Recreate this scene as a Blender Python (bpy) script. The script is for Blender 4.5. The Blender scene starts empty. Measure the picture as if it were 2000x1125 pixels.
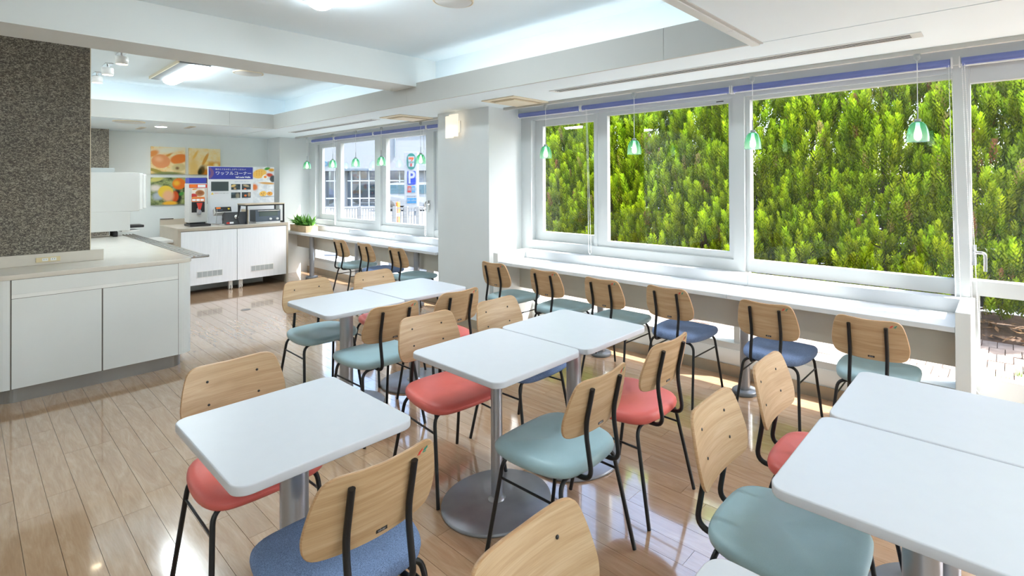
import bpy, bmesh, math, random
import numpy as np
from mathutils import Vector, Matrix

random.seed(7)
S = bpy.context.scene
COL = S.collection

# ------------------------------------------------------------------ camera
cam_d = bpy.data.cameras.new('camera'); cam = bpy.data.objects.new('camera', cam_d); COL.objects.link(cam)
RT = Vector((0.76801919, 0.64040793, -0.00492008)); DN = Vector((-0.00777654, 0.00164364, -0.99996841)); FW = Vector((-0.64037962, 0.76803319, 0.0062425))
m = Matrix.Identity(4)
for i in range(3):
    m[i][0] = RT[i]; m[i][1] = -DN[i]; m[i][2] = -FW[i]
m[2][3] = 1.49
cam.matrix_world = m
cam_d.sensor_width = 36.0
cam_d.lens = 36.0 * 1006.31 / 2000.0
cam_d.shift_x = -(1130 - 1000) / 2000.0
cam_d.shift_y = -(562.5 - 347.88) / 2000.0
cam_d.clip_start = 0.05; cam_d.clip_end = 300
S.camera = cam

# ------------------------------------------------------------------ world, sun, exposure
SUN_DIR = Vector((-0.75, -0.42, -1.0)).normalized()
W = bpy.data.worlds.new('sky'); S.world = W; W.use_nodes = True
wn = W.node_tree.nodes; wl = W.node_tree.links
sky = wn.new('ShaderNodeTexSky'); sky.sky_type = 'NISHITA'; sky.sun_disc = False
sky.sun_elevation = math.asin(-SUN_DIR.z); sky.sun_rotation = math.atan2(-SUN_DIR.x, -SUN_DIR.y)
sky.air_density = 1.0; sky.dust_density = 2.5; sky.ozone_density = 1.0
wl.new(sky.outputs[0], wn['Background'].inputs[0]); wn['Background'].inputs[1].default_value = 0.42
sun_d = bpy.data.lights.new('sun', 'SUN'); sun_d.energy = 7.8; sun_d.angle = 0.009; sun_d.color = (1.0, 0.99, 0.965)
sun = bpy.data.objects.new('sun', sun_d); COL.objects.link(sun)
sun.rotation_euler = SUN_DIR.to_track_quat('-Z', 'Y').to_euler(); sun.location = (6, 8, 12)
S.view_settings.view_transform = 'Standard'; S.view_settings.look = 'None'
S.view_settings.gamma = 1.0; S.view_settings.use_curve_mapping = False
S.view_settings.exposure = 1.74
S.cycles.use_denoising = True; S.cycles.use_adaptive_sampling = True; S.cycles.adaptive_threshold = .025
S.cycles.max_bounces = 9; S.cycles.diffuse_bounces = 6; S.cycles.transparent_max_bounces = 24
S.cycles.sample_clamp_indirect = 6.0

# ------------------------------------------------------------------ materials
MATS = {}
def srgb(r, g, b):
    f = lambda c: (c / 255 / 12.92) if c / 255 <= 0.04045 else ((c / 255 + 0.055) / 1.055) ** 2.4
    return (f(r), f(g), f(b), 1.0)
class NT:
    def __init__(s, name):
        s.m = bpy.data.materials.new(name); s.m.use_nodes = True
        s.t = s.m.node_tree; s.n = s.t.nodes; s.l = s.t.links
        s.b = s.n['Principled BSDF']; s.out = s.n['Material Output']
        MATS[name] = s.m
    def new(s, typ, **kw):
        n = s.n.new(typ)
        for k, v in kw.items(): setattr(n, k, v)
        return n
    def link(s, a, b): s.l.new(a, b)
    def set(s, **kw):
        for k, v in kw.items(): s.b.inputs[k.replace('_', ' ')].default_value = v
    def coords(s, scale=(1, 1, 1), kind='Object', rnd=False):
        tc = s.new('ShaderNodeTexCoord'); mp = s.new('ShaderNodeMapping'); mp.inputs['Scale'].default_value = scale
        s.link(tc.outputs[kind], mp.inputs['Vector'])
        if rnd:
            oi = s.new('ShaderNodeObjectInfo'); mu = s.new('ShaderNodeMath', operation='MULTIPLY'); mu.inputs[1].default_value = 37.0
            s.link(oi.outputs['Random'], mu.inputs[0])
            s.link(mu.outputs[0], mp.inputs['Location'])
        return mp.outputs[0]
    def noise(s, vec, scale=5, detail=3, rough=.5, dist=0):
        n = s.new('ShaderNodeTexNoise'); n.inputs['Scale'].default_value = scale; n.inputs['Detail'].default_value = detail
        n.inputs['Roughness'].default_value = rough; n.inputs['Distortion'].default_value = dist
        s.link(vec, n.inputs['Vector']); return n.outputs['Fac']
    def ramp(s, fac, stops):
        r = s.new('ShaderNodeValToRGB'); e = r.color_ramp.elements
        while len(e) < len(stops): e.new(0.5)
        for i, (p, c) in enumerate(stops): e[i].position = p; e[i].color = c
        s.link(fac, r.inputs[0]); return r.outputs[0]
    def mix(s, fac, a, b, mode='MIX'):
        n = s.new('ShaderNodeMix', data_type='RGBA', blend_type=mode)
        for sock, v in ((n.inputs[0], fac), (n.inputs[6], a), (n.inputs[7], b)):
            if hasattr(v, 'links'): s.link(v, sock)
            else: sock.default_value = v
        return n.outputs[2]
    def bump(s, h, strength=.2, dist=.005):
        b = s.new('ShaderNodeBump'); b.inputs['Strength'].default_value = strength; b.inputs['Distance'].default_value = dist
        s.link(h, b.inputs['Height']); s.link(b.outputs[0], s.b.inputs['Normal'])

def plain(name, col, rough=.5, metal=0, var=.04, scale=6, bump=0, spec=.5, coat=0):
    t = NT(name); v = t.coords()
    f = t.noise(v, scale, 3)
    lo = tuple(max(0, c * (1 - var)) for c in col[:3]) + (1,); hi = tuple(min(1, c * (1 + var)) for c in col[:3]) + (1,)
    t.link(t.ramp(f, [(0.3, lo), (0.7, hi)]), t.b.inputs['Base Color'])
    t.set(Roughness=rough, Metallic=metal, Specular_IOR_Level=spec, Coat_Weight=coat)
    if bump:
        t.bump(t.noise(v, scale * 30, 3), bump, .002)
    return t.m
def emit(name, col, strength):
    t = NT(name); t.set(Base_Color=(.9, .9, .9, 1), Emission_Color=col, Emission_Strength=strength, Roughness=.4); return t.m

plain('wall_white', (.71, .745, .75, 1), .55, var=.015, scale=3, bump=.08)
plain('wall_warm', (.80, .85, .845, 1), .6, var=.02, scale=3, bump=.1)
plain('ceiling_white', (.785, .885, .935, 1), .7, var=.012, scale=2, bump=.05)
plain('beam_white', (.73, .765, .755, 1), .7, var=.012, scale=2, bump=.05)
plain('fascia_grey', (.50, .50, .475, 1), .6, var=.02, scale=2)
plain('trim_white', (.72, .745, .745, 1), .35, var=.01)
plain('aluminium_white', (.60, .63, .64, 1), .35, var=.01)
plain('skirting_tan', (.36, .30, .22, 1), .5, var=.05, scale=8)
plain('table_white', (.63, .64, .675, 1), .34, var=.01, scale=20)
plain('bar_white', (.64, .665, .69, 1), .3, var=.01)
plain('bar_panel', (.62, .60, .53, 1), .5, var=.02)
plain('counter_white', (.74, .755, .74, 1), .35, var=.015, scale=3)
plain('counter_top', (.68, .63, .56, 1), .22, var=.02, scale=12)
plain('door_gap', (.16, .14, .12, 1), .7)
plain('plinth_steel', (.30, .29, .28, 1), .35, metal=.7, var=.08, scale=4)
plain('chrome', (.62, .62, .62, 1), .22, metal=1, var=.03)
plain('pole_grey', (.42, .43, .46, 1), .32, metal=.75, var=.03)
plain('base_grey', (.33, .34, .37, 1), .38, metal=.55, var=.10, scale=9)
plain('bar_base', (.22, .24, .26, 1), .4, metal=.4, var=.1, scale=12)
plain('black_steel', (.008, .008, .009, 1), .38, var=.1, spec=.45)
plain('black_plastic', (.015, .015, .017, 1), .45)
plain('dark_grey', (.06, .065, .075, 1), .45)
plain('machine_white', (.58, .575, .55, 1), .4, var=.01)
plain('machine_light', (.82, .82, .80, 1), .35)
plain('cabinet_wood', (.46, .40, .32, 1), .5, var=.05, scale=6)
plain('cream', (.74, .66, .50, 1), .55, var=.03)
plain('cream_dark', (.42, .33, .20, 1), .6, var=.05)
plain('grille_grey', (.42, .45, .45, 1), .5)
plain('slot_dark', (.03, .035, .035, 1), .7)
plain('outlet_cream', (.72, .60, .36, 1), .45)
plain('blind_blue', (.20, .245, .56, 1), .6, var=.05)
plain('bracket_white', (.85, .85, .85, 1), .4)
plain('canopy_grey', (.34, .37, .38, 1), .45)
plain('cable_clear', (.75, .77, .75, 1), .3)
plain('print_blue', srgb(52, 62, 160), .35, var=.06, scale=2)
plain('print_white', (.84, .85, .87, 1), .35, var=.01)
plain('print_red', srgb(214, 60, 48), .4)
plain('print_orange', srgb(238, 120, 40), .4)
plain('print_green', srgb(30, 140, 120), .4)
plain('print_yellow', srgb(235, 200, 60), .4)
plain('print_text', srgb(90, 110, 170), .4)
plain('sign_blue', srgb(24, 44, 128), .4)
plain('sign_teal', srgb(0, 84, 76), .4)
plain('sign_cyan', srgb(30, 92, 128), .4)
plain('sign_red', srgb(130, 24, 16), .5)
plain('sign_orange', srgb(160, 60, 10), .5)
plain('sign_white', (.20, .205, .21, 1), .5)
plain('letter_grey', srgb(70, 78, 90), .5)
plain('letter_cyan', srgb(40, 96, 120), .5)
plain('screen_dark', (.05, .07, .07, 1), .15)
plain('silver_plate', (.5, .5, .52, 1), .35, metal=.6)
plain('facade_white', (.21, .22, .23, 1), .7, var=.03, scale=.5)
plain('facade_grey', (.10, .125, .15, 1), .6, var=.05, scale=.5)
plain('asphalt_pale', (.105, .11, .115, 1), .9, var=.06, scale=1.2, bump=.2)
plain('shop_inside', (.30, .26, .24, 1), .8, var=.5, scale=.8)
plain('car_white', (.19, .195, .20, 1), .25, coat=.6)
plain('car_dark', (.03, .05, .10, 1), .25, coat=.6)
plain('car_glass', (.03, .06, .07, 1), .1)
plain('tyre', (.02, .02, .02, 1), .8)
plain('bollard_orange', srgb(190, 92, 14), .5, var=.06)
plain('soil', (.10, .055, .032, 1), .95, var=.5, scale=14, bump=.8)
plain('dry_leaf', (.32, .16, .07, 1), .9, var=.5, scale=20)
plain('grass_green', (.20, .34, .06, 1), .7, var=.4, scale=8)
plain('fence_dark', (.035, .037, .04, 1), .7, var=.2, scale=5)
plain('bark', (.10, .065, .045, 1), .9, var=.4, scale=20, bump=.6)
plain('planter_wood', (.58, .43, .26, 1), .6, var=.12, scale=14)
plain('potting_soil', (.05, .035, .025, 1), .95, var=.4, scale=60)
plain('subfloor', (.16, .115, .085, 1), .8)
plain('gunmetal', (.10, .125, .155, 1), .4, metal=.3)
plain('oven_glass', (.10, .13, .12, 1), .12)
plain('nozzle_grey', (.30, .30, .31, 1), .4)
plain('roof_grey', (.35, .35, .35, 1), .8)
emit('lamp_tube', (.82, .94, 1.0, 1), 20.0)
emit('lamp_tube_rear', (.82, .94, 1.0, 1), 11.0)
plain('lamp_housing', (.16, .165, .165, 1), .6)
emit('lamp_tube_far', (.82, .94, 1.0, 1), 14.0)
emit('cove_tube', (1.0, .97, .96, 1), 2.4)
emit('cove_tube_far', (1.0, .97, .96, 1), 1.5)
emit('bulb_warm', (1.0, .76, .45, 1), 2.4)
emit('spot_warm', (1.0, .82, .55, 1), 5.0)
emit('downlight_lens', (1.0, .95, .88, 1), 60.0)
emit('sconce_glass', (1.0, .80, .56, 1), .20)

def wood_mat(name, a, b, c, sx=1.6, sz=26, rough=.42):
    t = NT(name); v = t.coords((sx, sx, sz), rnd=True)
    n1 = t.noise(v, 1.7, 4, .6, .6)
    v2 = t.coords((5, 5, 190), rnd=True); n2 = t.noise(v2, 2.0, 3, .6)
    col = t.ramp(n1, [(.28, a), (.5, b), (.72, c)])
    g = t.ramp(n2, [(.3, (.80, .76, .70, 1)), (.6, (1, 1, 1, 1))])
    t.link(t.mix(.65, col, g, 'MULTIPLY'), t.b.inputs['Base Color'])
    t.set(Roughness=rough); t.bump(n2, .05, .002)
    return t.m
wood_mat('oak', (.42, .265, .13, 1), (.515, .345, .19, 1), (.59, .42, .255, 1))
wood_mat('oak_edge', (.42, .23, .11, 1), (.55, .33, .17, 1), (.62, .40, .23, 1), 3, 300)
wood_mat('oak_light', (.60, .47, .32, 1), (.68, .56, .41, 1), (.74, .62, .48, 1))

def seat_mat(name, col, fabric=False):
    t = NT(name); v = t.coords()
    f = t.noise(v, 420 if fabric else 900, 2)
    f2 = t.noise(v, 8, 3)
    k = .34 if fabric else .06
    lo = tuple(c * (1 - k) for c in col[:3]) + (1,); hi = tuple(min(1, c * (1 + k)) for c in col[:3]) + (1,)
    a = t.ramp(f, [(.35, lo), (.65, hi)])
    sh = t.ramp(f2, [(.3, (.94, .94, .94, 1)), (.7, (1.04, 1.04, 1.04, 1))])
    t.link(t.mix(1.0, a, sh, 'MULTIPLY'), t.b.inputs['Base Color'])
    t.set(Roughness=.85 if fabric else .42, Specular_IOR_Level=.2 if fabric else .45)
    t.bump(f, .25 if fabric else .08, .002)
seat_mat('vinyl_green', (.35, .50, .54, 1)); seat_mat('vinyl_red', (.74, .15, .125, 1))
seat_mat('fabric_blue', (.19, .265, .44, 1), True)

# floor boards
t = NT('floor_board'); v = t.coords((1.0, 7.0, 1.0), rnd=True)
n1 = t.noise(v, 2.4, 5, .6, 1.6); n2 = t.noise(t.coords((6, 90, 1), rnd=True), 2, 3)
oi = t.new('ShaderNodeObjectInfo')
base = t.ramp(n1, [(.25, (.42, .25, .14, 1)), (.5, (.49, .315, .19, 1)), (.72, (.56, .385, .25, 1))])
tone = t.ramp(oi.outputs['Random'], [(0, (.94, .94, .94, 1)), (1, (1.05, 1.05, 1.05, 1))])
c1 = t.mix(1.0, base, tone, 'MULTIPLY'); gr = t.ramp(n2, [(.3, (.86, .84, .82, 1)), (.65, (1, 1, 1, 1))])
t.link(t.mix(.7, c1, gr, 'MULTIPLY'), t.b.inputs['Base Color'])
r = t.ramp(t.noise(t.coords((1.3, 1.3, 1), kind='Object'), 3, 3), [(.3, (.08,) * 3 + (1,)), (.75, (.18,) * 3 + (1,))])
t.link(r, t.b.inputs['Roughness']); t.set(Specular_IOR_Level=.7, Coat_Weight=.8, Coat_Roughness=.045, Coat_IOR=1.6); t.bump(n1, .04, .002)

# textured partition paper: short pale flecks on dark ground
t = NT('fleck_paper'); v = t.coords((1, 1, 1.7))
n1 = t.noise(v, 62, 3, .65, 1.4); n2 = t.noise(v, 3, 2)
t.link(t.mix(.4, t.ramp(n1, [(.40, (.085, .075, .065, 1)), (.50, (.13, .115, .095, 1)), (.57, (.34, .315, .255, 1)), (.72, (.40, .37, .31, 1))]),
             t.ramp(n2, [(.3, (.85, .85, .88, 1)), (.7, (1.1, 1.05, 1, 1))]), 'MULTIPLY'), t.b.inputs['Base Color'])
t.set(Roughness=.8); t.bump(n1, .3, .003)

# pale woodgrain doors
t = NT('door_grain'); v = t.coords((40, 40, 1.2)); n1 = t.noise(v, 2, 4)
t.link(t.ramp(n1, [(.3, (.84, .86, .89, 1)), (.7, (.90, .92, .95, 1))]), t.b.inputs['Base Color']); t.set(Roughness=.4)

# window pane: thin clear glass
def schlick(t, refl=1.0):
    lw = t.new('ShaderNodeLayerWeight'); lw.inputs[0].default_value = .5
    pw = t.new('ShaderNodeMath', operation='POWER'); pw.inputs[1].default_value = 5.0; t.link(lw.outputs['Facing'], pw.inputs[0])
    ma = t.new('ShaderNodeMath', operation='MULTIPLY_ADD'); ma.inputs[1].default_value = .9 * refl; ma.inputs[2].default_value = .04 * refl; t.link(pw.outputs[0], ma.inputs[0])
    return ma
def pane(name, tint, refl=1.0):
    t = NT(name); t.n.remove(t.b)
    tr = t.new('ShaderNodeBsdfTransparent'); tr.inputs[0].default_value = tint
    gl = t.new('ShaderNodeBsdfGlossy'); gl.inputs['Roughness'].default_value = .01
    mu = schlick(t, refl)
    mx = t.new('ShaderNodeMixShader'); t.link(mu.outputs[0], mx.inputs[0]); t.link(tr.outputs[0], mx.inputs[1]); t.link(gl.outputs[0], mx.inputs[2])
    t.link(mx.outputs[0], t.out.inputs[0])
pane('glass_pane', (.975, .985, .98, 1)); pane('glass_far', (.55, .62, .68, 1), 1.5)
# green pendant glass: colour fades from top to rim
t = NT('glass_green'); t.n.remove(t.b)
tc = t.new('ShaderNodeTexCoord'); sp = t.new('ShaderNodeSeparateXYZ'); t.link(tc.outputs['Generated'], sp.inputs[0])
rc = t.ramp(sp.outputs[2], [(0.0, (.60, .90, .80, 1)), (.5, (.22, .66, .47, 1)), (1, (.06, .42, .26, 1))])
tr = t.new('ShaderNodeBsdfTransparent'); t.link(rc, tr.inputs[0])
df = t.new('ShaderNodeBsdfTranslucent'); t.link(rc, df.inputs[0])
gl = t.new('ShaderNodeBsdfGlossy'); gl.inputs['Roughness'].default_value = .05
m1 = t.new('ShaderNodeMixShader'); m1.inputs[0].default_value = .30; t.link(tr.outputs[0], m1.inputs[1]); t.link(df.outputs[0], m1.inputs[2])
fr = schlick(t); m2 = t.new('ShaderNodeMixShader'); t.link(fr.outputs[0], m2.inputs[0]); t.link(m1.outputs[0], m2.inputs[1]); t.link(gl.outputs[0], m2.inputs[2])
t.link(m2.outputs[0], t.out.inputs[0])
# conifer foliage, colour from an attribute (spray by spray)
t = NT('foliage'); at = t.new('ShaderNodeAttribute'); at.attribute_name = 'leaf'
t.n.remove(t.b); d = t.new('ShaderNodeBsdfDiffuse'); tl = t.new('ShaderNodeBsdfTranslucent')
t.link(at.outputs['Color'], d.inputs[0]); t.link(at.outputs['Color'], tl.inputs[0])
mx = t.new('ShaderNodeMixShader'); mx.inputs[0].default_value = .36; t.link(d.outputs[0], mx.inputs[1]); t.link(tl.outputs[0], mx.inputs[2]); t.link(mx.outputs[0], t.out.inputs[0])
# pavers
t = NT('paver_clay'); v = t.coords((1, 1, 1), rnd=True); n1 = t.noise(v, 9, 4); oi = t.new('ShaderNodeObjectInfo')
t.link(t.mix(1.0, t.ramp(n1, [(.3, (.24, .18, .15, 1)), (.7, (.36, .29, .25, 1))]), t.ramp(oi.outputs['Random'], [(0, (.82, .8, .8, 1)), (1, (1.15, 1.12, 1.1, 1))]), 'MULTIPLY'), t.b.inputs['Base Color'])
t.set(Roughness=.9); t.bump(n1, .3, .003)

def print_mat(name, base, shapes, u=1, v=2):
    """flat picture print on the u-v plane of the object: ellipses (cu, cv, ru, rv, angle, colour, softness)"""
    t = NT(name); tc = t.new('ShaderNodeTexCoord'); sp = t.new('ShaderNodeSeparateXYZ'); t.link(tc.outputs['Object'], sp.inputs[0])
    cb = t.new('ShaderNodeCombineXYZ'); t.link(sp.outputs[u], cb.inputs[0]); t.link(sp.outputs[v], cb.inputs[1])
    n = t.noise(cb.outputs[0], 14, 3, .6)
    col = t.ramp(n, [(.35, base[0]), (.65, base[1])])
    for (cu, cv, ru, rv, ang, c, soft) in shapes:
        mp = t.new('ShaderNodeMapping', vector_type='TEXTURE')
        mp.inputs['Location'].default_value = (cu, cv, 0); mp.inputs['Rotation'].default_value = (0, 0, math.radians(ang)); mp.inputs['Scale'].default_value = (ru, rv, 1)
        t.link(cb.outputs[0], mp.inputs[0])
        ln = t.new('ShaderNodeVectorMath', operation='LENGTH'); t.link(mp.outputs[0], ln.inputs[0])
        mr = t.new('ShaderNodeMapRange', interpolation_type='SMOOTHSTEP')
        mr.inputs['From Min'].default_value = 1 - soft; mr.inputs['From Max'].default_value = 1 + soft * .3
        mr.inputs['To Min'].default_value = 1; mr.inputs['To Max'].default_value = 0
        t.link(ln.outputs['Value'], mr.inputs['Value'])
        col = t.mix(mr.outputs[0], col, c)
    t.link(col, t.b.inputs['Base Color']); t.set(Roughness=.35)
    return t.m

# ------------------------------------------------------------------ mesh helpers
class MB:
    def __init__(s): s.v = []; s.f = []; s.smooth = []
    def add(s, vs, fs, smooth=False):
        o = len(s.v); s.v += [tuple(p) for p in vs]; s.f += [tuple(i + o for i in q) for q in fs]; s.smooth += [smooth] * len(fs)
    def box(s, x0, x1, y0, y1, z0, z1):
        vs = [(x, y, z) for z in (z0, z1) for y in (y0, y1) for x in (x0, x1)]
        s.add(vs, [(0, 2, 3, 1), (4, 5, 7, 6), (0, 1, 5, 4), (2, 6, 7, 3), (0, 4, 6, 2), (1, 3, 7, 5)]); return s
    def tube(s, pts, r, n=8, cap=True):
        pts = [Vector(p) for p in pts]; k = len(pts); rs = r if isinstance(r, (list, tuple)) else [r] * k
        vs = []; up = None
        for i, p in enumerate(pts):
            d = (pts[min(i + 1, k - 1)] - pts[max(i - 1, 0)]).normalized()
            if up is None:
                up = Vector((0, 0, 1)) if abs(d.z) < .9 else Vector((1, 0, 0))
            a = d.cross(up).normalized(); b = a.cross(d).normalized(); up = b
            vs += [p + rs[i] * (math.cos(2 * math.pi * j / n) * a + math.sin(2 * math.pi * j / n) * b) for j in range(n)]
        fs = [(i * n + j, i * n + (j + 1) % n, (i + 1) * n + (j + 1) % n, (i + 1) * n + j) for i in range(k - 1) for j in range(n)]
        s.add(vs, fs, True)
        if cap:
            s.add([vs[j] for j in range(n)], [tuple(range(n))]); s.add([vs[(k - 1) * n + j] for j in range(n)], [tuple(reversed(range(n)))])
        return s
    def lathe(s, prof, c=(0, 0, 0), n=32, smooth=True):
        vs = []; 
        for (r, z) in prof:
            vs += [(c[0] + r * math.cos(2 * math.pi * j / n), c[1] + r * math.sin(2 * math.pi * j / n), c[2] + z) for j in range(n)]
        fs = [(i * n + j, i * n + (j + 1) % n, (i + 1) * n + (j + 1) % n, (i + 1) * n + j) for i in range(len(prof) - 1) for j in range(n)]
        s.add(vs, fs, smooth); return s
    def prism(s, outline, z0, z1, bev=0, steps=3):
        """outline CCW in xy; rounded top and bottom edges of size bev"""
        n = len(outline); cx = sum(p[0] for p in outline) / n; cy = sum(p[1] for p in outline) / n
        rings = []
        if bev:
            for i in range(steps + 1):
                a = math.pi / 2 * i / steps; rings.append((bev * (1 - math.sin(a)), z0 + bev * (1 - math.cos(a))))
            for i in range(steps + 1):
                a = math.pi / 2 * i / steps; rings.append((bev * (1 - math.cos(a)), z1 - bev * (1 - math.sin(a))))
        else: rings = [(0, z0), (0, z1)]
        nm = []
        for i in range(n):
            a = Vector(outline[i - 1]); b = Vector(outline[(i + 1) % n]); d = (b - a).normalized(); nm.append((d.y, -d.x))
        vs = [(outline[i][0] - nm[i][0] * o, outline[i][1] - nm[i][1] * o, z) for (o, z) in rings for i in range(n)]
        fs = [(k * n + i, k * n + (i + 1) % n, (k + 1) * n + (i + 1) % n, (k + 1) * n + i) for k in range(len(rings) - 1) for i in range(n)]
        s.add(vs, fs, bev > 0); L = (len(rings) - 1) * n
        s.add(vs[:n], [tuple(reversed(range(n)))]); s.add(vs[L:], [tuple(range(n))]); return s
    def mesh(s, name):
        me = bpy.data.meshes.new(name); me.from_pydata(s.v, [], s.f); me.polygons.foreach_set('use_smooth', s.smooth); me.update(); return me
    def build(s, name, mat, parent=None, **kw): return link(name, s.mesh(name), mat, parent, **kw)

def link(name, me, mat=None, parent=None, loc=None, **kw):
    if mat and not me.materials: me.materials.append(MATS[mat])
    o = bpy.data.objects.new(name, me); COL.objects.link(o); o.parent = parent
    if loc is not None: o.location = loc
    return tag(o, **kw)
def tag(o, label=None, cat=None, group=None, kind=None):
    if label: o['label'] = label
    if cat: o['category'] = cat
    if group: o['group'] = group
    if kind: o['kind'] = kind
    return o
def thing(name, label, cat, loc=(0, 0, 0), rz=0, group=None, kind=None):
    o = bpy.data.objects.new(name, None); COL.objects.link(o); o.location = loc; o.rotation_euler = (0, 0, rz); o.empty_display_size = .1
    return tag(o, label, cat, group, kind)
def B(name, mat, parent, x0, x1, y0, y1, z0, z1, bev=0, **kw):
    if bev:
        bm = bmesh.new(); bmesh.ops.create_cube(bm, size=1)
        for v in bm.verts: v.co = Vector((x0 + (v.co.x + .5) * (x1 - x0), y0 + (v.co.y + .5) * (y1 - y0), z0 + (v.co.z + .5) * (z1 - z0)))
        bmesh.ops.bevel(bm, geom=list(bm.edges), offset=bev, segments=2, profile=.5, affect='EDGES')
        me = bpy.data.meshes.new(name); bm.to_mesh(me); bm.free(); return link(name, me, mat, parent, **kw)
    return MB().box(x0, x1, y0, y1, z0, z1).build(name, mat, parent, **kw)
def rrect(x0, x1, y0, y1, r, n=6):
    o = []
    for cx, cy, a0 in ((x1 - r, y1 - r, 0), (x0 + r, y1 - r, 90), (x0 + r, y0 + r, 180), (x1 - r, y0 + r, 270)):
        for i in range(n + 1):
            a = math.radians(a0 + 90 * i / n); o.append((cx + r * math.cos(a), cy + r * math.sin(a)))
    return o
def catmull(pts, n=4):
    k = len(pts); o = []
    for i in range(k):
        p0, p1, p2, p3 = (Vector(pts[(i + j - 1) % k]) for j in range(4))
        for s_ in range(n):
            u = s_ / n; o.append(tuple(.5 * (2 * p1 + (p2 - p0) * u + (2 * p0 - 5 * p1 + 4 * p2 - p3) * u * u + (3 * p1 - p0 - 3 * p2 + p3) * u ** 3)))
    return o
def bend(pts, r, n=5):
    """round the corners of a polyline"""
    pts = [Vector(p) for p in pts]; o = [pts[0]]
    for i in range(1, len(pts) - 1):
        a, b, c = pts[i - 1], pts[i], pts[i + 1]; rr = min(r, (a - b).length * .49, (c - b).length * .49)
        p, q = b + (a - b).normalized() * rr, b + (c - b).normalized() * rr
        for k in range(n + 1):
            u = k / n; o.append((1 - u) ** 2 * p + 2 * u * (1 - u) * b + u * u * q)
    return o + [pts[-1]]
TXT = {}
def text_mesh(body, size, ext=.0006, align='CENTER', bold=0):
    key = (body, size, ext, align, bold)
    if key not in TXT:
        cu = bpy.data.curves.new('t', 'FONT'); cu.body = body; cu.size = size; cu.extrude = ext; cu.align_x = align; cu.align_y = 'CENTER'; cu.offset = bold; cu.resolution_u = 3
        ob = bpy.data.objects.new('t', cu); COL.objects.link(ob); bpy.context.view_layer.update()
        dg = bpy.context.evaluated_depsgraph_get()
        TXT[key] = bpy.data.meshes.new_from_object(ob.evaluated_get(dg)); TXT[key].name = 'lettering'
        TXT[key].materials.clear()
        bpy.data.objects.remove(ob); bpy.data.curves.remove(cu)
    return TXT[key]
def text(name, body, size, mat, parent, loc, facing='+X', ext=.0006, align='CENTER', bold=0, sx=1):
    me = text_mesh(body, size, ext, align, bold).copy(); me.materials.append(MATS[mat])
    o = link(name, me, None, parent)
    z = {'+X': math.pi / 2, '-Y': 0.0, '-X': -math.pi / 2, '+Y': math.pi}[facing]
    o.location = loc; o.rotation_euler = (math.pi / 2, 0, z); o.scale = (sx, 1, 1)
    return o
def proj_area(c):
    d = Vector(c) - Vector((0, 0, 1.49)); z = d.dot(FW)
    if z < .3: return 0
    x = 1130 + 1006 * d.dot(RT) / z; y = 348 + 1006 * d.dot(DN) / z
    if x < -60 or x > 2060 or y < -60 or y > 1190: return 0
    return abs(d.z) / z ** 3 + 1e-6

# ------------------------------------------------------------------ room shell
XL, XR, YB, YW = -9.65, 4.2, -3.0, 3.77      # back wall, wall behind the camera, far side wall, window wall
ZS, ZU = 2.235, 2.67                          # low and high ceiling
floor = B('floor', 'subfloor', None, XL - .2, XR + .2, YB - .2, YW + .2, -.12, -.011, label='glossy taupe wood plank floor of the dining room', cat='floor', kind='structure')
# planks: rows along X, each plank its own piece
pl = []; PW, PLEN, GAP = .102, .95, .0014
row = 0; y = YB
while y < YW - .005:
    y1 = min(y + PW, YW); x = XL - random.uniform(0, PLEN)
    while x < XR:
        a, b = max(x, XL), min(x + PLEN, XR)
        if b - a > .03: pl.append((a, b, y, y1))
        x += PLEN
    y = y1
pl.sort(key=lambda q: -proj_area(((q[0] + q[1]) / 2, (q[2] + q[3]) / 2, 0)))
cache = {}
for (a, b, c, d) in pl[:300]:
    L_, W_ = round(b - a, 3), round(d - c, 3)
    if (L_, W_) not in cache:
        me = MB().box(-L_ / 2 + GAP / 2, L_ / 2 - GAP / 2, -W_ / 2 + GAP / 2, W_ / 2 - GAP / 2, -.011, 0).mesh('plank'); me.materials.append(MATS['floor_board']); cache[(L_, W_)] = me
    link('plank', cache[(L_, W_)], None, floor, loc=((a + b) / 2, (c + d) / 2, 0))
# the boards outside the picture and the farthest ones
mb = MB()
for (a, b, c, d) in pl[300:]: mb.box(a + GAP / 2, b - GAP / 2, c + GAP / 2, d - GAP / 2, -.011, 0)
mb.build('plank_rest', 'floor_board', floor, kind='stuff')

st = dict(cat='wall', kind='structure')
B('wall_back', 'wall_warm', None, XL - .15, XL, YB, 3.95, 0, 2.72, label='grey back wall behind the waffle corner', **st)
B('wall_rear', 'wall_white', None, XR, XR + .15, YB, 3.95, 0, 2.72, label='white wall behind the camera', **st)
B('wall_left', 'wall_white', None, XL - .15, XR + .15, YB - .15, YB, 0, 2.72, label='white side wall opposite the windows', **st)
col = B('wall_column', 'wall_white', None, -4.795, -3.945, 3.347, 3.95, 0, 2.30, label='broad white column between the two window bays', **st)
B('skirting', 'skirting_tan', col, -4.80, -3.94, 3.337, 3.347, 0, .085)
B('wall_pier', 'wall_white', None, XL, -9.125, 3.33, 3.95, 0, 2.30, label='white pier in the far corner beside the window bar', **st)
wb = thing('wall_window', 'low white wall strip under the window glazing and header above it', 'wall', kind='structure')
for nm, x0, x1 in (('left', -9.125, -4.795), ('right', -3.945, -.25), ('far_right', .78, XR)):
    B('low_wall', 'wall_white', wb, x0, x1, YW, 3.93, 0, .20)
    B('skirting', 'skirting_tan', wb, x0, x1, YW - .01, YW, 0, .085)
for x0, x1 in ((-9.125, -4.795), (-3.945, XR)):
    B('header', 'trim_white', wb, x0, x1, YW - .02, 3.95, 2.165, 2.72)
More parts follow.
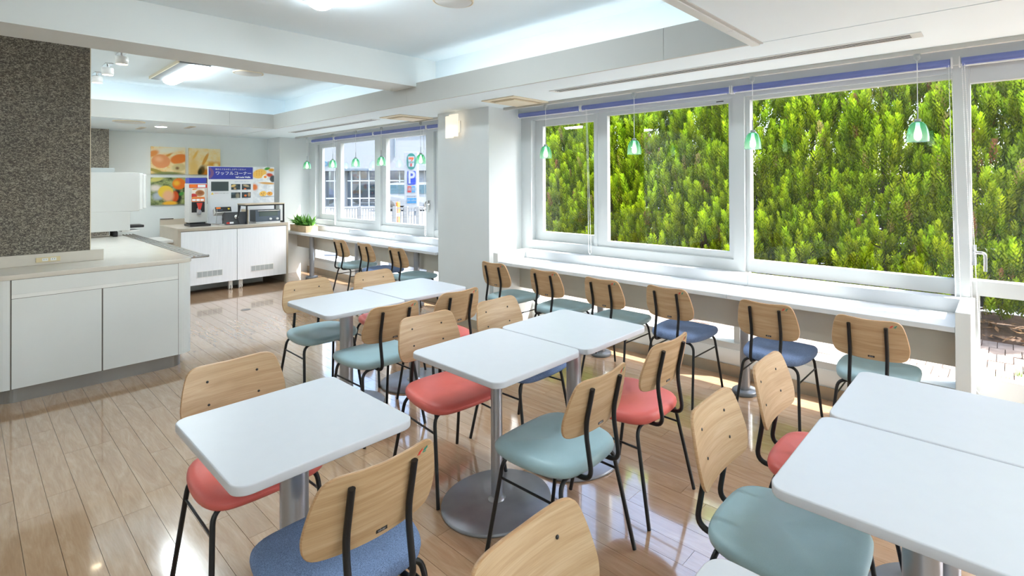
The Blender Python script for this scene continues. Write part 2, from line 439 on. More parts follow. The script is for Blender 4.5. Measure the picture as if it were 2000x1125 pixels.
B('roof_slab', 'roof_grey', None, XL - .3, XR + .3, YB - .3, 4.32, 2.72, 2.85, label='flat roof slab with a narrow eave over the windows', cat='roof', kind='structure')

# textured partition on the serving counter
B('wall_partition', 'fleck_paper', None, -5.80, -5.655, -1.2, .664, .962, ZU, label='dark fleck-patterned partition standing on the white counter', **st)
B('trim_1', 'cream', None, -5.80, -5.653, .664, .669, .962, ZU, label='thin pale edge strip on the end of the dark fleck partition', cat='trim', kind='structure')
B('wall_alcove', 'fleck_paper', None, XL, -9.45, -.6, 1.30, 0, ZS, label='smaller dark fleck-patterned wall panel beside the grey back wall', **st)

ce = thing('ceiling', 'white ceiling with raised pockets, cove ledges and fascia panels', 'ceiling', kind='structure')
B('upper_panel', 'ceiling_white', ce, -8.0, -.84, YB, 2.99, ZU, ZU + .05)
B('soffit', 'ceiling_white', ce, XL, XR, 2.775, 3.545, ZS, ZS + .025)
B('pocket_top', 'ceiling_white', ce, XL, XR, 3.545, YW, 2.36, 2.385)
B('pocket_side', 'trim_white', ce, XL, XR, 3.53, 3.545, ZS, 2.36)
B('soffit', 'ceiling_white', ce, -1.05, XR, YB, 2.765, ZS, ZS + .025)
B('soffit', 'ceiling_white', ce, XL, -7.80, YB, 2.765, ZS, ZS + .025)
B('cove_wall', 'ceiling_white', ce, -7.99, -.84, 2.98, 3.0, ZS + .02, ZU)
B('cove_wall', 'ceiling_white', ce, -7.99, -7.97, YB, 2.98, ZS + .02, ZU)
B('cove_wall', 'ceiling_white', ce, -.85, -.84, YB, 2.98, ZS + .02, ZU)
g = .0015
xs = [-7.80, -7.32, -4.46, -1.62, -1.05]
for a, b in zip(xs, xs[1:]): B('fascia_panel', 'fascia_grey', ce, a + g, b - g, 2.763, 2.785, ZS - .001, 2.43)
ys = [YB, -.9, .8, 2.24, 2.765]
for a, b in zip(ys, ys[1:]): B('fascia_panel', 'fascia_grey', ce, -7.80, -7.78, a + g, b - g, ZS - .001, 2.43)
for a, b in ((YB, .4), (.4, 2.42), (2.42, 2.785)): B('fascia_panel', 'trim_white', ce, -1.07, -1.05, a + g, b - g, ZS - .001, 2.43)
for a, b in ((YB, 2.416), (2.42, 2.778)):
    B('edge_moulding', 'trim_white', ce, -1.075, -1.030, a, b, ZS - .012, ZS)
    B('edge_moulding', 'fascia_grey', ce, -1.030, -1.012, a, b, ZS - .006, ZS)
bm_ = B('ceiling_beam', 'beam_white', None, -4.70, -4.30, YB, 2.985, 2.395, ZU + .01, label='deep white ceiling beam crossing the room above the counter', cat='beam', kind='structure')
# lighting track along the window edge
B('trim_2', 'fascia_grey', None, -3.90, XR, 3.500, 3.530, 2.21, ZS, label='slim grey lighting track above the right window bar', cat='track', kind='structure')
B('trim_3', 'fascia_grey', None, -8.95, -4.80, 3.500, 3.530, 2.21, ZS, label='slim grey lighting track above the far window bar', cat='track', kind='structure')

# ------------------------------------------------------------------ windows
def member(p, x0, x1, z0, z1, y0=3.80, y1=3.90, name='frame_member', mat='aluminium_white'):
    return B(name, mat, p, x0, x1, y0, y1, z0, z1)
def glass(p, x0, x1, z0, z1, y=3.85): return B('pane', 'glass_pane', p, x0, x1, y - .002, y + .002, z0, z1)
def sash(p, x0, x1, gx0, gx1, z0, z1, gz0, gz1, y0, y1):
    member(p, x0, gx0, z0, z1, y0, y1, 'stile'); member(p, gx1, x1, z0, z1, y0, y1, 'stile')
    member(p, gx0, gx1, gz1, z1, y0, y1, 'top_rail'); member(p, gx0, gx1, z0, gz0, y0, y1, 'bottom_rail')
    glass(p, gx0, gx1, gz0, gz1, (y0 + y1) / 2)
def window_bay(name, label, off):
    w = thing(name, label, 'window', kind='structure'); o = off
    member(w, -3.945 + o, -3.80 + o, .20, 2.165, 3.79, 3.93, 'jamb'); member(w, -3.80 + o, -.25 + o, 2.125, 2.165, 3.79, 3.93, 'head')
    sash(w, -3.80 + o, -2.90 + o, -3.695 + o, -2.98 + o, .885, 2.125, .975, 2.06, 3.855, 3.895)
    member(w, -2.98 + o, -2.945 + o, .885, 2.125, 3.80, 3.855, 'meeting_stile')
    sash(w, -2.945 + o, -1.62 + o, -2.83 + o, -1.66 + o, .885, 2.125, .94, 2.092, 3.81, 3.85)
    member(w, -1.62 + o, -1.53 + o, .20, 2.125, 3.79, 3.91, 'mullion')
    sash(w, -1.53 + o, -.25 + o, -1.497 + o, -.25 + .002 + o, .80, 2.125, .89, 2.10, 3.82, 3.88)
    member(w, -3.80 + o, -1.62 + o, .74, .885, 3.79, 3.90, 'spandrel')
    member(w, -2.95 + o, -2.87 + o, .25, .74, 3.80, 3.90, 'mullion')
    member(w, -3.80 + o, -.25 + o, .20, .25, 3.775, 3.93, 'sill')
    for a, b, z in ((-3.80, -2.95, .74), (-2.87, -1.62, .74), (-1.53, -.25, .80)): glass(w, a + o, b + o, .25, z)
    B('brand_mark', 'black_plastic', w, -1.76 + o, -1.70 + o, 3.807, 3.81, 2.106, 2.112)
    return w
w2 = window_bay('window_2', 'wide white-framed window bay beside the conifer hedge', 0)
member(w2, -.25, -.175, .0, 2.165, 3.78, 3.92, 'post')
# far bay: same make, its own measures
w1 = thing('window_1', 'white-framed window bay at the far bar looking onto the street', 'window', kind='structure')
member(w1, -9.125, -8.88, .20, 2.165, 3.79, 3.93, 'jamb'); member(w1, -8.88, -4.80, 2.125, 2.165, 3.79, 3.93, 'head')
sash(w1, -8.88, -8.09, -8.77, -8.165, .885, 2.125, .975, 2.065, 3.855, 3.895)
member(w1, -8.165, -8.13, .885, 2.125, 3.80, 3.855, 'meeting_stile')
sash(w1, -8.13, -6.95, -8.025, -6.985, .885, 2.125, .94, 2.10, 3.81, 3.85)
member(w1, -6.95, -6.80, .20, 2.125, 3.79, 3.91, 'mullion')
sash(w1, -6.80, -5.68, -6.70, -5.73, .86, 2.125, .93, 2.10, 3.82, 3.88)
member(w1, -5.68, -5.52, .20, 2.125, 3.79, 3.91, 'mullion')
sash(w1, -5.52, -4.795, -5.45, -4.83, .86, 2.125, .93, 2.08, 3.82, 3.88)
[member(w1, a, b, .74, .885, 3.795, 3.90, 'spandrel') for a, b in ((-8.88, -6.95), (-6.80, -5.68), (-5.52, -4.795))]; member(w1, -8.88, -4.795, .20, .25, 3.775, 3.93, 'sill')
for a, b in ((-8.88, -7.95), (-7.87, -6.95), (-6.80, -5.68), (-5.52, -4.795)): glass(w1, a, b, .25, .74)
member(w1, -7.95, -7.87, .25, .74, 3.80, 3.90, 'mullion')
def lever(p, x, z):
    h = B('handle_plate', 'chrome', p, x - .012, x + .012, 3.772, 3.79, z - .06, z + .06)
    MB().tube(bend([(x, 3.77, z + .02), (x, 3.735, z + .02), (x + .052, 3.735, z + .02), (x + .052, 3.735, z - .085)], .02), .009).build('lever', 'chrome', h)
lever(w1, -5.60, 1.20)
d1 = thing('door_1', 'white glazed door with lever handle at the right of the windows', 'door', kind='structure')
member(d1, -.175, -.168, 0, 2.165, 3.80, 3.90, 'jamb')
member(d1, -.168, .72, 2.06, 2.165, 3.82, 3.88, 'top_rail'); member(d1, -.168, .72, .81, .897, 3.81, 3.89, 'mid_rail')
member(d1, -.168, .72, .0, .335, 3.82, 3.88, 'bottom_rail'); member(d1, -.168, -.135, .335, .81, 3.82, 3.88, 'stile'); member(d1, .72, .78, 0, 2.165, 3.80, 3.90, 'jamb')
glass(d1, -.168, .72, .897, 2.06); glass(d1, -.135, .72, .335, .81)
lever(d1, -.155, 1.05)
w3 = thing('window_3', 'further white-framed window beyond the glazed door', 'window', kind='structure')
member(w3, .78, XR, 2.10, 2.165); member(w3, .78, XR, .20, .26)
for x in (.78, 2.4, XR - .06): member(w3, x, x + .06, .26, 2.10)
glass(w3, .84, 2.4, .26, 2.10); glass(w3, 2.46, XR - .06, .26, 2.10)

# ------------------------------------------------------------------ chairs
def rod_y(z): return -.20 - (z - .585) * (.035 / .15)
def back_y(x, z, face):       # face 0 rear, 1 front
    return rod_y(z) + .008 + .030 * ((x / .18) ** 2 - .228) + (.011 if face else 0)
half = [(0, .768), (.07, .771), (.118, .773), (.148, .760), (.164, .722), (.176, .665), (.180, .622), (.170, .581), (.142, .562), (.075, .556), (0, .554)]
BOUT = catmull(half + [(-x, z) for x, z in reversed(half[1:-1])], 3)
def backrest_mesh():
    mb = MB(); n = len(BOUT); zc = .665; rings = (1, .8, .55, .3); fr = []
    for face in (0, 1):
        vs = [(x * s, back_y(x * s, zc + (z - zc) * s, face), zc + (z - zc) * s) for s in rings for (x, z) in BOUT]; vs.append((0, back_y(0, zc, face), zc)); fr.append(vs)
        fs = []
        for k in range(len(rings) - 1):
            for i in range(n):
                q = (k * n + i, k * n + (i + 1) % n, (k + 1) * n + (i + 1) % n, (k + 1) * n + i); fs.append(q if face == 1 else q[::-1])
        for i in range(n):
            q = ((len(rings) - 1) * n + i, (len(rings) - 1) * n + (i + 1) % n, len(vs) - 1); fs.append(q if face == 1 else q[::-1])
        mb.add(vs, fs, True)
    me1 = mb
    edge = MB(); vs = []
    for u, o in ((0, 0), (.25, .0022), (.75, .0022), (1, 0)):
        for i, (x, z) in enumerate(BOUT):
            a, b = BOUT[i - 1], BOUT[(i + 1) % n]; d = Vector((b[0] - a[0], b[1] - a[1])).normalized(); nx, nz = -d.y, d.x
            if nx * x + nz * (z - zc) < 0: nx, nz = -nx, -nz
            vs.append((x + nx * o, back_y(x, z, 0) * (1 - u) + back_y(x, z, 1) * u, z + nz * o))
    edge.add(vs, [(k * n + i, (k + 1) * n + i, (k + 1) * n + (i + 1) % n, k * n + (i + 1) % n) for k in range(3) for i in range(n)], True)
    return me1.mesh('backrest'), edge.mesh('ply_edge')
sh = [(0, .236), (.085, .233), (.148, .220), (.185, .180), (.200, .105), (.198, 0), (.184, -.085), (.160, -.145), (.110, -.180), (0, -.190)]
SOUT = catmull(sh + [(-x, y) for x, y in reversed(sh[1:-1])], 3)
def seat_mesh():
    mb = MB(); n = len(SOUT); prof = [(.86, .405), (.95, .407), (.985, .415), (1.0, .429), (.99, .442), (.955, .4515), (.86, .457), (.6, .459), (.3, .459)]
    vs = []
    for s, z in prof:
        for (x, y) in SOUT: vs.append((x * s, y * s, z - (.010 * max(0, (y - .13) / .1) ** 2 if z > .44 else 0)))
    fs = [(k * n + i, k * n + (i + 1) % n, (k + 1) * n + (i + 1) % n, (k + 1) * n + i) for k in range(len(prof) - 1) for i in range(n)]
    fs = [q[::-1] for q in fs]
    vs.append((0, 0, .459)); vs.append((0, 0, .410)); L = (len(prof) - 1) * n
    fs += [(L + (i + 1) % n, L + i, len(vs) - 2) for i in range(n)] + [(i, (i + 1) % n, len(vs) - 1) for i in range(n)]
    mb.add(vs, fs, True); return mb.mesh('seat')
CM = {}
CM['back'], CM['edge'] = backrest_mesh(); CM['back'].materials.append(MATS['oak']); CM['edge'].materials.append(MATS['oak_edge'])
for c_ in ('vinyl_green', 'vinyl_red', 'fabric_blue'):
    CM[c_] = seat_mesh(); CM[c_].materials.append(MATS[c_])
for s_ in (-1, 1):
    CM['rod', s_] = MB().tube(bend([(s_ * .086, rod_y(.738), .738), (s_ * .086, rod_y(.585), .585), (s_ * .086, -.232, .404), (s_ * .086, -.05, .399)], .05, 7), .0092, 10).mesh('back_upright')
    CM['lf', s_] = MB().tube(bend([(s_ * .195, .225, .002), (s_ * .168, .150, .398), (0, .140, .401)], .05, 6), .0085, 10).mesh('leg')
    CM['lr', s_] = MB().tube(bend([(s_ * .195, -.225, .002), (s_ * .162, -.140, .398), (0, -.135, .401)], .05, 6), .0085, 10).mesh('leg')
    zz = .315; u = zz / .398
    CM['st', s_] = MB().tube([(s_ * (.195 - .027 * u), .225 - .075 * u, zz), (s_ * (.195 - .033 * u), -.225 + .085 * u, zz)], .0048, 6).mesh('stretcher')
    for k in ('rod', 'lf', 'lr', 'st'): CM[k, s_].materials.append(MATS['black_steel'])
mb = MB()
for s_ in (-1, 1):
    for z in (.712, .628):
        y = back_y(.087, z, 1); mb2 = MB().lathe([(0, .0022), (.0035, .0022), (.0045, .0015), (.0048, -.001)], n=10); 
        CM['bolt', s_, z] = (s_ * .087, y, z)
CM['bolt'] = MB().lathe([(0, .0022), (.0035, .0022), (.0046, .0014), (.005, -.001)], n=10).mesh('bolt'); CM['bolt'].materials.append(MATS['black_steel'])
CM['plate'] = MB().box(-.0155, .0155, -.0012, .0004, -.0045, .0045).mesh('maker_plate'); CM['plate'].materials.append(MATS['black_plastic'])
CM['ptext'] = text_mesh('oliver', .0095, .0003).copy(); CM['ptext'].materials.append(MATS['silver_plate'])
def mark_mesh(name, mat, k):
    mb = MB()
    for (x, z, w, h) in k: mb.box(x, x + w, -.0006, .0004, z, z + h)
    me = mb.mesh(name); me.materials.append(MATS[mat]); return me
CM['mred'] = mark_mesh('logo_mark', 'print_red', [(0, 0, .008, .004), (.003, .004, .009, .003), (.009, .006, .004, .004), (-.003, -.004, .010, .0025)])
CM['mgreen'] = mark_mesh('logo_mark', 'print_green', [(.018, .001, .008, .004), (.021, .005, .009, .003), (.026, .007, .004, .004), (.016, -.004, .010, .0025)])

def chair(x, y, deg, seat, label, group, detail=True):
    t = thing('dining_chair', label, 'chair', (x, y, 0), math.radians(deg), group)
    link('seat', CM[seat], None, t); b = link('backrest', CM['back'], None, t); link('ply_edge', CM['edge'], None, b)
    for s in (-1, 1):
        link('back_upright', CM['rod', s], None, t); link('leg', CM['lf', s], None, t); link('leg', CM['lr', s], None, t); link('stretcher', CM['st', s], None, t)
        for z in (.712, .628):
            o = link('bolt', CM['bolt'], None, b, loc=CM['bolt', s, z]); o.rotation_euler = (-math.pi / 2 + .23, 0, 0)
    if detail:
        o = link('maker_plate', CM['plate'], None, b, loc=(.012, back_y(.012, .572, 0), .572))
        o = link('plate_lettering', CM['ptext'], None, b, loc=(.012, back_y(.012, .572, 0) - .0014, .572)); o.rotation_euler = (math.pi / 2, 0, 0)
        for k in ('mred', 'mgreen'):
            o = link('logo_mark', CM[k], None, b, loc=(.103, back_y(.103, .745, 0) - .0012, .745)); o.rotation_euler = (.23, 0, .20)
    return t
G1, G2, G3 = 'chairs at the white tables', 'chairs along the right window bar', 'chairs along the far window bar'
CH = [(-2.202, .708, -89.5, 'vinyl_red', 'red chair in left foreground half under the single white table', G1),
 (-1.477, .708, 88.6, 'fabric_blue', 'blue fabric chair in the foreground, back turned to the camera, at the single table', G1),
 (-2.212, 1.603, -94.1, 'vinyl_red', 'red chair on the left of the middle table pair, nearer one', G1),
 (-2.191, 2.100, -89, 'fabric_blue', 'blue chair on the left of the middle table pair, farther one', G1),
 (-1.396, 1.551, 90.2, 'vinyl_green', 'sage green chair on the right of the middle table pair, whole frame in view', G1),
 (-1.407, 2.081, 88.7, 'vinyl_red', 'red chair beside the sage green one, right of the middle table pair', G1),
 (-3.767, 1.637, -89.9, 'vinyl_green', 'green chair at the left end of the far table pair, facing the camera', G1),
 (-3.748, 2.145, -89.7, 'vinyl_red', 'red chair on the far side of the far table pair, seat mostly hidden', G1),
 (-3.003, 1.645, 89.8, 'vinyl_green', 'green chair at the near side of the far table pair, back to the camera', G1),
 (-3.011, 2.119, 89.8, 'vinyl_red', 'red chair at the far table pair nearest the white column', G1),
 (-.534, 1.578, -88.6, 'vinyl_green', 'large green chair tucked under the right foreground table', G1),
 (-.531, 2.071, -89.1, 'vinyl_red', 'red chair at the farther right table, behind the large green chair', G1),
 (-.552, .754, -89, 'vinyl_green', 'chair in the bottom foreground of which only the oak backrest shows', G1),
 (-3.523, 3.25, 0, 'vinyl_green', 'green bar chair closest to the column', G2),
 (-2.897, 3.243, -.1, 'vinyl_green', 'green bar chair, second from the column', G2),
 (-2.311, 3.241, .1, 'vinyl_green', 'green bar chair, third from the column', G2),
 (-1.778, 3.271, -.7, 'fabric_blue', 'blue bar chair, fourth from the column, next to the green ones', G2),
 (-1.106, 3.25, .2, 'fabric_blue', 'blue bar chair in front of the bar pole, fifth from the column', G2),
 (-.566, 3.233, -.2, 'vinyl_green', 'green bar chair at the right end of the window bar by the end panel', G2),
 (-6.473, 3.264, .2, 'vinyl_green', 'leftmost green chair at the far window bar', G3),
 (-5.837, 3.259, 0, 'fabric_blue', 'blue chair in the middle of the far window bar', G3),
 (-5.164, 3.272, 0, 'vinyl_green', 'green chair at the far window bar next to the column', G3)]
for i, a in enumerate(CH): chair(*a, detail=(i < 19))

# ------------------------------------------------------------------ tables
def table(x, y, label, rp=.041, rb=.252, sx=.615, sy=.525):
    t = thing('pedestal_table', label, 'table', (x, y, 0), 0, 'white pedestal tables')
    MB().prism(rrect(-sx / 2, sx / 2, -sy / 2, sy / 2, .045, 8), .673, .70, .004).build('tabletop', 'table_white', t)
    B('top_plate', 'black_steel', t, -.15, .15, -.15, .15, .662, .673)
    MB().lathe([(rp, .012), (rp, .662)], n=28).build('pole', 'pole_grey', t)
    MB().lathe([(rp + .016, .013), (rp + .014, .022), (rp + .004, .028), (rp, .032)], n=28).build('collar', 'pole_grey', t)
    MB().lathe([(0, .0), (rb - .003, 0), (rb, .004), (rb, .012), (rb - .006, .016), (.05, .018), (0, .018)], n=56).build('base_disc', 'base_grey', t)
    return t
table(-1.835, .714, 'single white table in left foreground between red and blue chairs', .043)
table(-1.842, 1.603, 'nearer white table of the middle pair, on a slim pole and large round base', .0265)
table(-1.822, 2.136, 'farther white table of the middle pair', .040)
table(-3.395, 1.648, 'left white table of the far pair', .041, .24)
table(-3.43, 2.182, 'right white table of the far pair, near the column', .040, .24)
table(-.180, 1.602, 'large-looking white table at the right edge, nearer of the right pair', .045)
table(-.170, 2.136, 'white table at the right edge, farther of the right pair', .040)
table(-.182, .765, 'white table of which only a corner shows at the bottom edge', .041)

# ------------------------------------------------------------------ window bars
def bar(name_label, x0, x1, poles, left_panel, right_panel, joints, sockets=()):
    t = thing('window_bar', name_label, 'counter', (0, 0, 0), 0, 'window bars')
    js = [x0] + joints + [x1]
    for a, b in zip(js, js[1:]):
        B('worktop', 'bar_white', t, a + .0006, b - .0006, 3.317, 3.70, .690, .72, .003)
        B('upstand', 'bar_white', t, a + .0006, b - .0006, 3.688, 3.785, .72, .80, .002)
    B('apron', 'bar_panel', t, x0, x1, 3.60, 3.618, .432, .69)
    for a, b, h in left_panel + right_panel: B('end_panel', 'counter_white', t, a, b, 3.312, 3.785, 0, h, .002)
    for x in poles:
        p = MB().lathe([(.034, .02), (.034, .69)], c=(x, 3.53, 0), n=24).build('pole', 'pole_grey', t)
        MB().lathe([(0, 0), (.085, 0), (.088, .006), (.088, .022), (.08, .028), (.036, .03)], c=(x, 3.53, 0), n=32).build('base_plate', 'bar_base', p)
    for x in sockets: B('cable_outlet', 'machine_light', t, x - .06, x + .06, 3.676, 3.688, .755, .785, .003)
    return t
bar('long white window bar on the right in front of the hedge windows', -3.78, -.218, (-2.70, -1.43), [(-3.845, -3.78, .80)], [(-.218, -.153, .80)], [-2.63, -1.47])
bar('white window bar in the far bay behind the column', -9.12, -4.80, (-8.40, -6.95, -5.50), [], [], [-6.9], (-7.55, -6.3))

# ------------------------------------------------------------------ serving counter on the left
def wrap(x0, x1, y0, y1, r): return rrect(x0, x1, y0, y1, r, 8)
ct = thing('serving_counter', 'long white serving counter with rounded corners and two doors, under the fleck partition', 'counter', (0, 0, 0))
FX = -5.16
MB().prism(wrap(-8.25, FX, .10, 1.235, .10), .842, .875, .003).build('worktop', 'counter_top', ct)
MB().prism(wrap(-8.20, -5.215, .16, 1.17, .09), 0, .105, 0).build('plinth', 'plinth_steel', ct)
MB().prism(wrap(-8.24, FX - .006, .106, 1.229, .095), .104, .842, 0).build('carcass', 'counter_white', ct)
B('door_recess', 'door_gap', ct, FX - .008, FX - .004, .215, 1.131, .104, .842)
B('fascia_rail', 'counter_white', ct, FX - .006, FX, .221, 1.128, .742, .840, .001)
B('shadow_rail', 'machine_light', ct, FX - .006, FX - .003, .221, 1.128, .715, .742)
B('door', 'counter_white', ct, FX - .006, FX, .221, .670, .106, .712, .0015); B('door', 'counter_white', ct, FX - .006, FX, .678, 1.128, .106, .712, .0015)
lg = thing('counter_ledge', 'low white ledge with a power outlet at the foot of the fleck partition', 'ledge', (0, 0, 0))
B('ledge_board', 'counter_top', lg, -5.80, -5.647, -1.2, .745, .8755, .96, .002)
B('carry_panel', 'counter_white', lg, -5.80, -5.66, -1.2, .09, 0, .8755)
op = B('outlet_plate', 'outlet_cream', lg, -5.647, -5.640, .364, .496, .895, .931, .002)
for y in (.413, .458):
    B('socket_face', 'machine_light', op, -5.640, -5.6385, y - .016, y + .016, .902, .924, .0005)
    for dy in (-.006, .006): B('socket_slot', 'slot_dark', op, -5.6386, -5.638, y + dy - .001, y + dy + .001, .911, .920)
rl = thing('tray_rail', 'steel tube tray rail along the edge of the serving counter', 'rail', (0, 0, 0))
for y in (1.255, 1.285, 1.315, 1.345): MB().tube([(-8.20, y, .872), (-5.27 - (1.345 - y) * -.2, y, .872)], .0075, 8).build('tube', 'chrome', rl)
MB().tube(bend([(-5.27, 1.225, .868), (-5.262, 1.30, .868), (-5.275, 1.365, .868)], .02), .010, 8).build('end_bar', 'plinth_steel', rl)
for x in (-6.0, -7.0, -8.0): B('bracket', 'chrome', rl, x - .01, x + .01, 1.20, 1.355, .852, .864)

# drinks machine on the counter
mc = thing('drinks_machine', 'large pale grey drinks machine on the counter behind the fleck partition', 'appliance', (0, 0, 0))
B('body', 'machine_white', mc, -8.22, -7.90, .40, 1.356, 1.165, 1.62, .004); B('lower_body', 'machine_white', mc, -8.22, -7.90, .40, 1.272, .942, 1.165, .003)
B('lid', 'grille_grey', mc, -8.20, -7.93, .45, 1.142, 1.62, 1.67, .004)
dh = B('door_edge', 'machine_light', mc, -8.21, -7.91, 1.356, 1.388, 1.18, 1.612, .004); B('handle', 'machine_light', dh, -7.99, -7.915, 1.388, 1.424, 1.19, 1.60, .012)
B('drip_tray', 'black_plastic', mc, -8.15, -7.93, 1.275, 1.405, .968, .998, .006); B('tray_shelf', 'machine_light', mc, -8.18, -7.92, 1.20, 1.36, .925, .942, .003)
for x in (-8.15, -7.96):
    for y in (.5, 1.15): MB().lathe([(0, .8752), (.022, .8752), (.022, .925), (.014, .945)], c=(x, y, 0), n=12).build('foot', 'black_plastic', mc)

# ------------------------------------------------------------------ waffle corner cabinet
cb = thing('cabinet', 'low cabinet with two white vented doors on casters below the waffle board', 'cabinet', (0, 0, 0))
CF = -8.334
B('top', 'cabinet_wood', cb, -9.28, CF, 1.816, 3.16, .853, .893, .002); B('top_laminate', 'counter_top', cb, -9.27, CF - .01, 1.826, 3.15, .893, .8945)
B('side_panel', 'cabinet_wood', cb, -9.28, CF, 1.816, 1.850, .0, .853); B('side_panel', 'cabinet_wood', cb, -9.28, CF, 3.136, 3.16, 0, .853)
B('back_board', 'door_gap', cb, -9.28, -9.26, 1.85, 3.136, .1, .853); B('bottom', 'door_gap', cb, -9.26, CF - .06, 1.85, 3.136, .12, .14)
for y0, y1, g0 in ((1.852, 2.490, 2.02), (2.497, 3.134, 2.66)):
    d = B('door', 'door_grain', cb, CF - .03, CF - .004, y0, y1, .125, .846, .0015)
    gfr = B('vent_frame', 'machine_light', d, CF - .004, CF, g0, g0 + .30, .218, .306, .001)
    for k in range(5):
        B('vent_slat', 'grille_grey', d, CF - .001, CF + .001, g0 + .008 + k * .0575, g0 + .008 + k * .0575 + .053, .226, .298)
for y in (2.43, 2.555):
    c_ = MB().box(CF - .10, CF - .06, y - .022, y + .022, .055, .12).build('caster', 'machine_light', cb)
    for s in (-1, 1): MB().lathe([(0, -.008), (.026, -.008), (.030, -.005), (.030, .005), (.026, .008), (0, .008)], n=14).build('wheel', 'machine_light', c_, loc=(CF - .08, y + s * .014, .030)).rotation_euler = (math.pi / 2, 0, 0)
B('back_upstand', 'cabinet_wood', cb, -9.30, -9.27, 1.82, 2.30, .893, .975, .002)
B('upstand_cap', 'black_plastic', cb, -9.30, -9.262, 1.822, 1.97, .975, .985)
B('side_shelf', 'counter_white', cb, -9.2, -8.55, 1.45, 1.816, .70, .735, .003)

# waffle instruction board
bd = thing('waffle_board', 'tall white waffle corner instruction board with blue Japanese heading', 'sign', (-9.0, 0, 0))
B('panel', 'print_white', bd, -.02, 0, 2.317, 3.205, .895, 1.74, .002)
B('heading_band', 'print_blue', bd, 0, .001, 2.327, 2.903, 1.548, 1.732)
print_mat('waffle_ring', (srgb(70, 66, 160), srgb(90, 78, 160)), [])
text('heading_small', '焼きたてをお召し上がりください！', .0258, 'print_white', bd, (.0015, 2.617, 1.694), '+X')
text('heading_large', 'ワッフルコーナー', .0595, 'print_white', bd, (.0015, 2.648, 1.634), '+X', bold=.0006)
text('heading_english', 'Self made Waffle', .029, 'print_white', bd, (.0015, 2.770, 1.577), '+X', bold=.0012)
mbr = MB(); n = 20
vs = []
for k in range(n + 1):
    a = math.radians(-42 + 84 * k / n)
    for r_ in (.205, .165): vs.append((.0012, 2.327 + max(0, (r_ * math.cos(a) - .14)), 1.64 + .45 * r_ * math.sin(a) * 1.4))
mbr.add(vs, [(2 * k, 2 * k + 1, 2 * k + 3, 2 * k + 2) for k in range(n)]); plain('print_mauve', srgb(120, 84, 130), .4); mbr.build('band_ring', 'print_mauve', bd)
B('screen', 'screen_dark', bd, 0, .004, 2.358, 2.578, 1.372, 1.512, .001)
text('caption', '焼き方のアイコンに従ってお作りください', .0103, 'print_text', bd, (.001, 2.757, 1.507), '+X')
MB().add([(.001, 2.356, 1.322), (.001, 2.390, 1.322), (.001, 2.373, 1.355)], [(0, 1, 2)]) 
mbw = MB(); mbw.add([(.001, 2.356, 1.322), (.001, 2.390, 1.322), (.001, 2.373, 1.355)], [(0, 1, 2)]); mbw.build('warning_triangle', 'print_yellow', bd)
text('warning_text', '高温注意', .012, 'print_red', bd, (.001, 2.425, 1.338), '+X')
text('warning_note', 'やけどにご注意ください', .012, 'letter_grey', bd, (.001, 2.515, 1.338), '+X')
for k, (y0, z0) in enumerate(((2.612, 1.388), (2.752, 1.388), (2.612, 1.262), (2.752, 1.262))):
    cols = [[(.03, .06, .04, .022, 20, srgb(225, 190, 120), .5), (.05, .02, .02, .02, 0, srgb(200, 160, 110), .6)], [(.06, .06, .05, .02, -15, srgb(190, 165, 130), .5), (.045, .012, .02, .014, 0, srgb(235, 120, 60), .5)],
            [(.085, .035, .03, .05, 0, srgb(150, 140, 120), .6), (.02, .07, .04, .02, 0, srgb(80, 100, 110), .6)], [(.05, .035, .02, .018, 0, srgb(240, 120, 50), .4), (.10, .05, .02, .04, 0, srgb(180, 150, 120), .5)]][k]
    print_mat('step_%d' % k, (srgb(28, 40, 44), srgb(70, 84, 90)), cols)
    B('step_picture', 'step_%d' % k, bd, 0, .001, 0, .122, 0, .086).location = (.0, y0, z0)
    text('step_number', str(k + 1), .016, 'print_red', bd, (.001, y0 + .008, z0 - .014), '+X')
    text('step_caption', 'ワッフルを焼く', .010, 'letter_grey', bd, (.001, y0 + .055, z0 - .014), '+X')
or_, gold, wht = srgb(226, 150, 50), srgb(240, 190, 90), srgb(232, 232, 232)
shp = [(.09, .45, .11, .075, 20, gold, .2)] + [(.05 + .035 * i, .43 + .028 * j, .009, .008, 0, or_, .4) for i in range(3) for j in range(3)] + \
 [(.17, .40, .05, .04, 30, srgb(240, 236, 225), .2), (.17, .40, .022, .020, 0, srgb(235, 130, 30), .2), (.235, .43, .06, .035, -10, srgb(200, 70, 40), .5), (.20, .53, .05, .025, 15, srgb(70, 150, 50), .4), (.26, .51, .05, .03, 0, srgb(230, 170, 60), .5),
  (.28, .37, .05, .06, 0, srgb(60, 70, 75), .3), (.02, .24, .05, .06, 10, srgb(225, 120, 50), .5), (.20, .30, .14, .02, -4, srgb(214, 160, 90), .5), (.14, .135, .055, .045, 10, gold, .15), (.235, .135, .045, .035, 0, srgb(225, 155, 60), .2),
  (.12, .135, .010, .008, 0, srgb(150, 80, 30), .4), (.15, .145, .010, .008, 0, srgb(150, 80, 30), .4), (.14, .115, .010, .008, 0, srgb(150, 80, 30), .4), (.23, .14, .012, .01, 0, srgb(170, 90, 30), .5), (.19, .09, .12, .012, 0, srgb(160, 165, 172), .6)]
print_mat('waffle_photo', (srgb(205, 210, 215), srgb(240, 240, 240)), [s for s in shp])
B('waffle_photo', 'waffle_photo', bd, 0, .0012, 0, .297, 0, .552).location = (0, 2.906, 1.184)
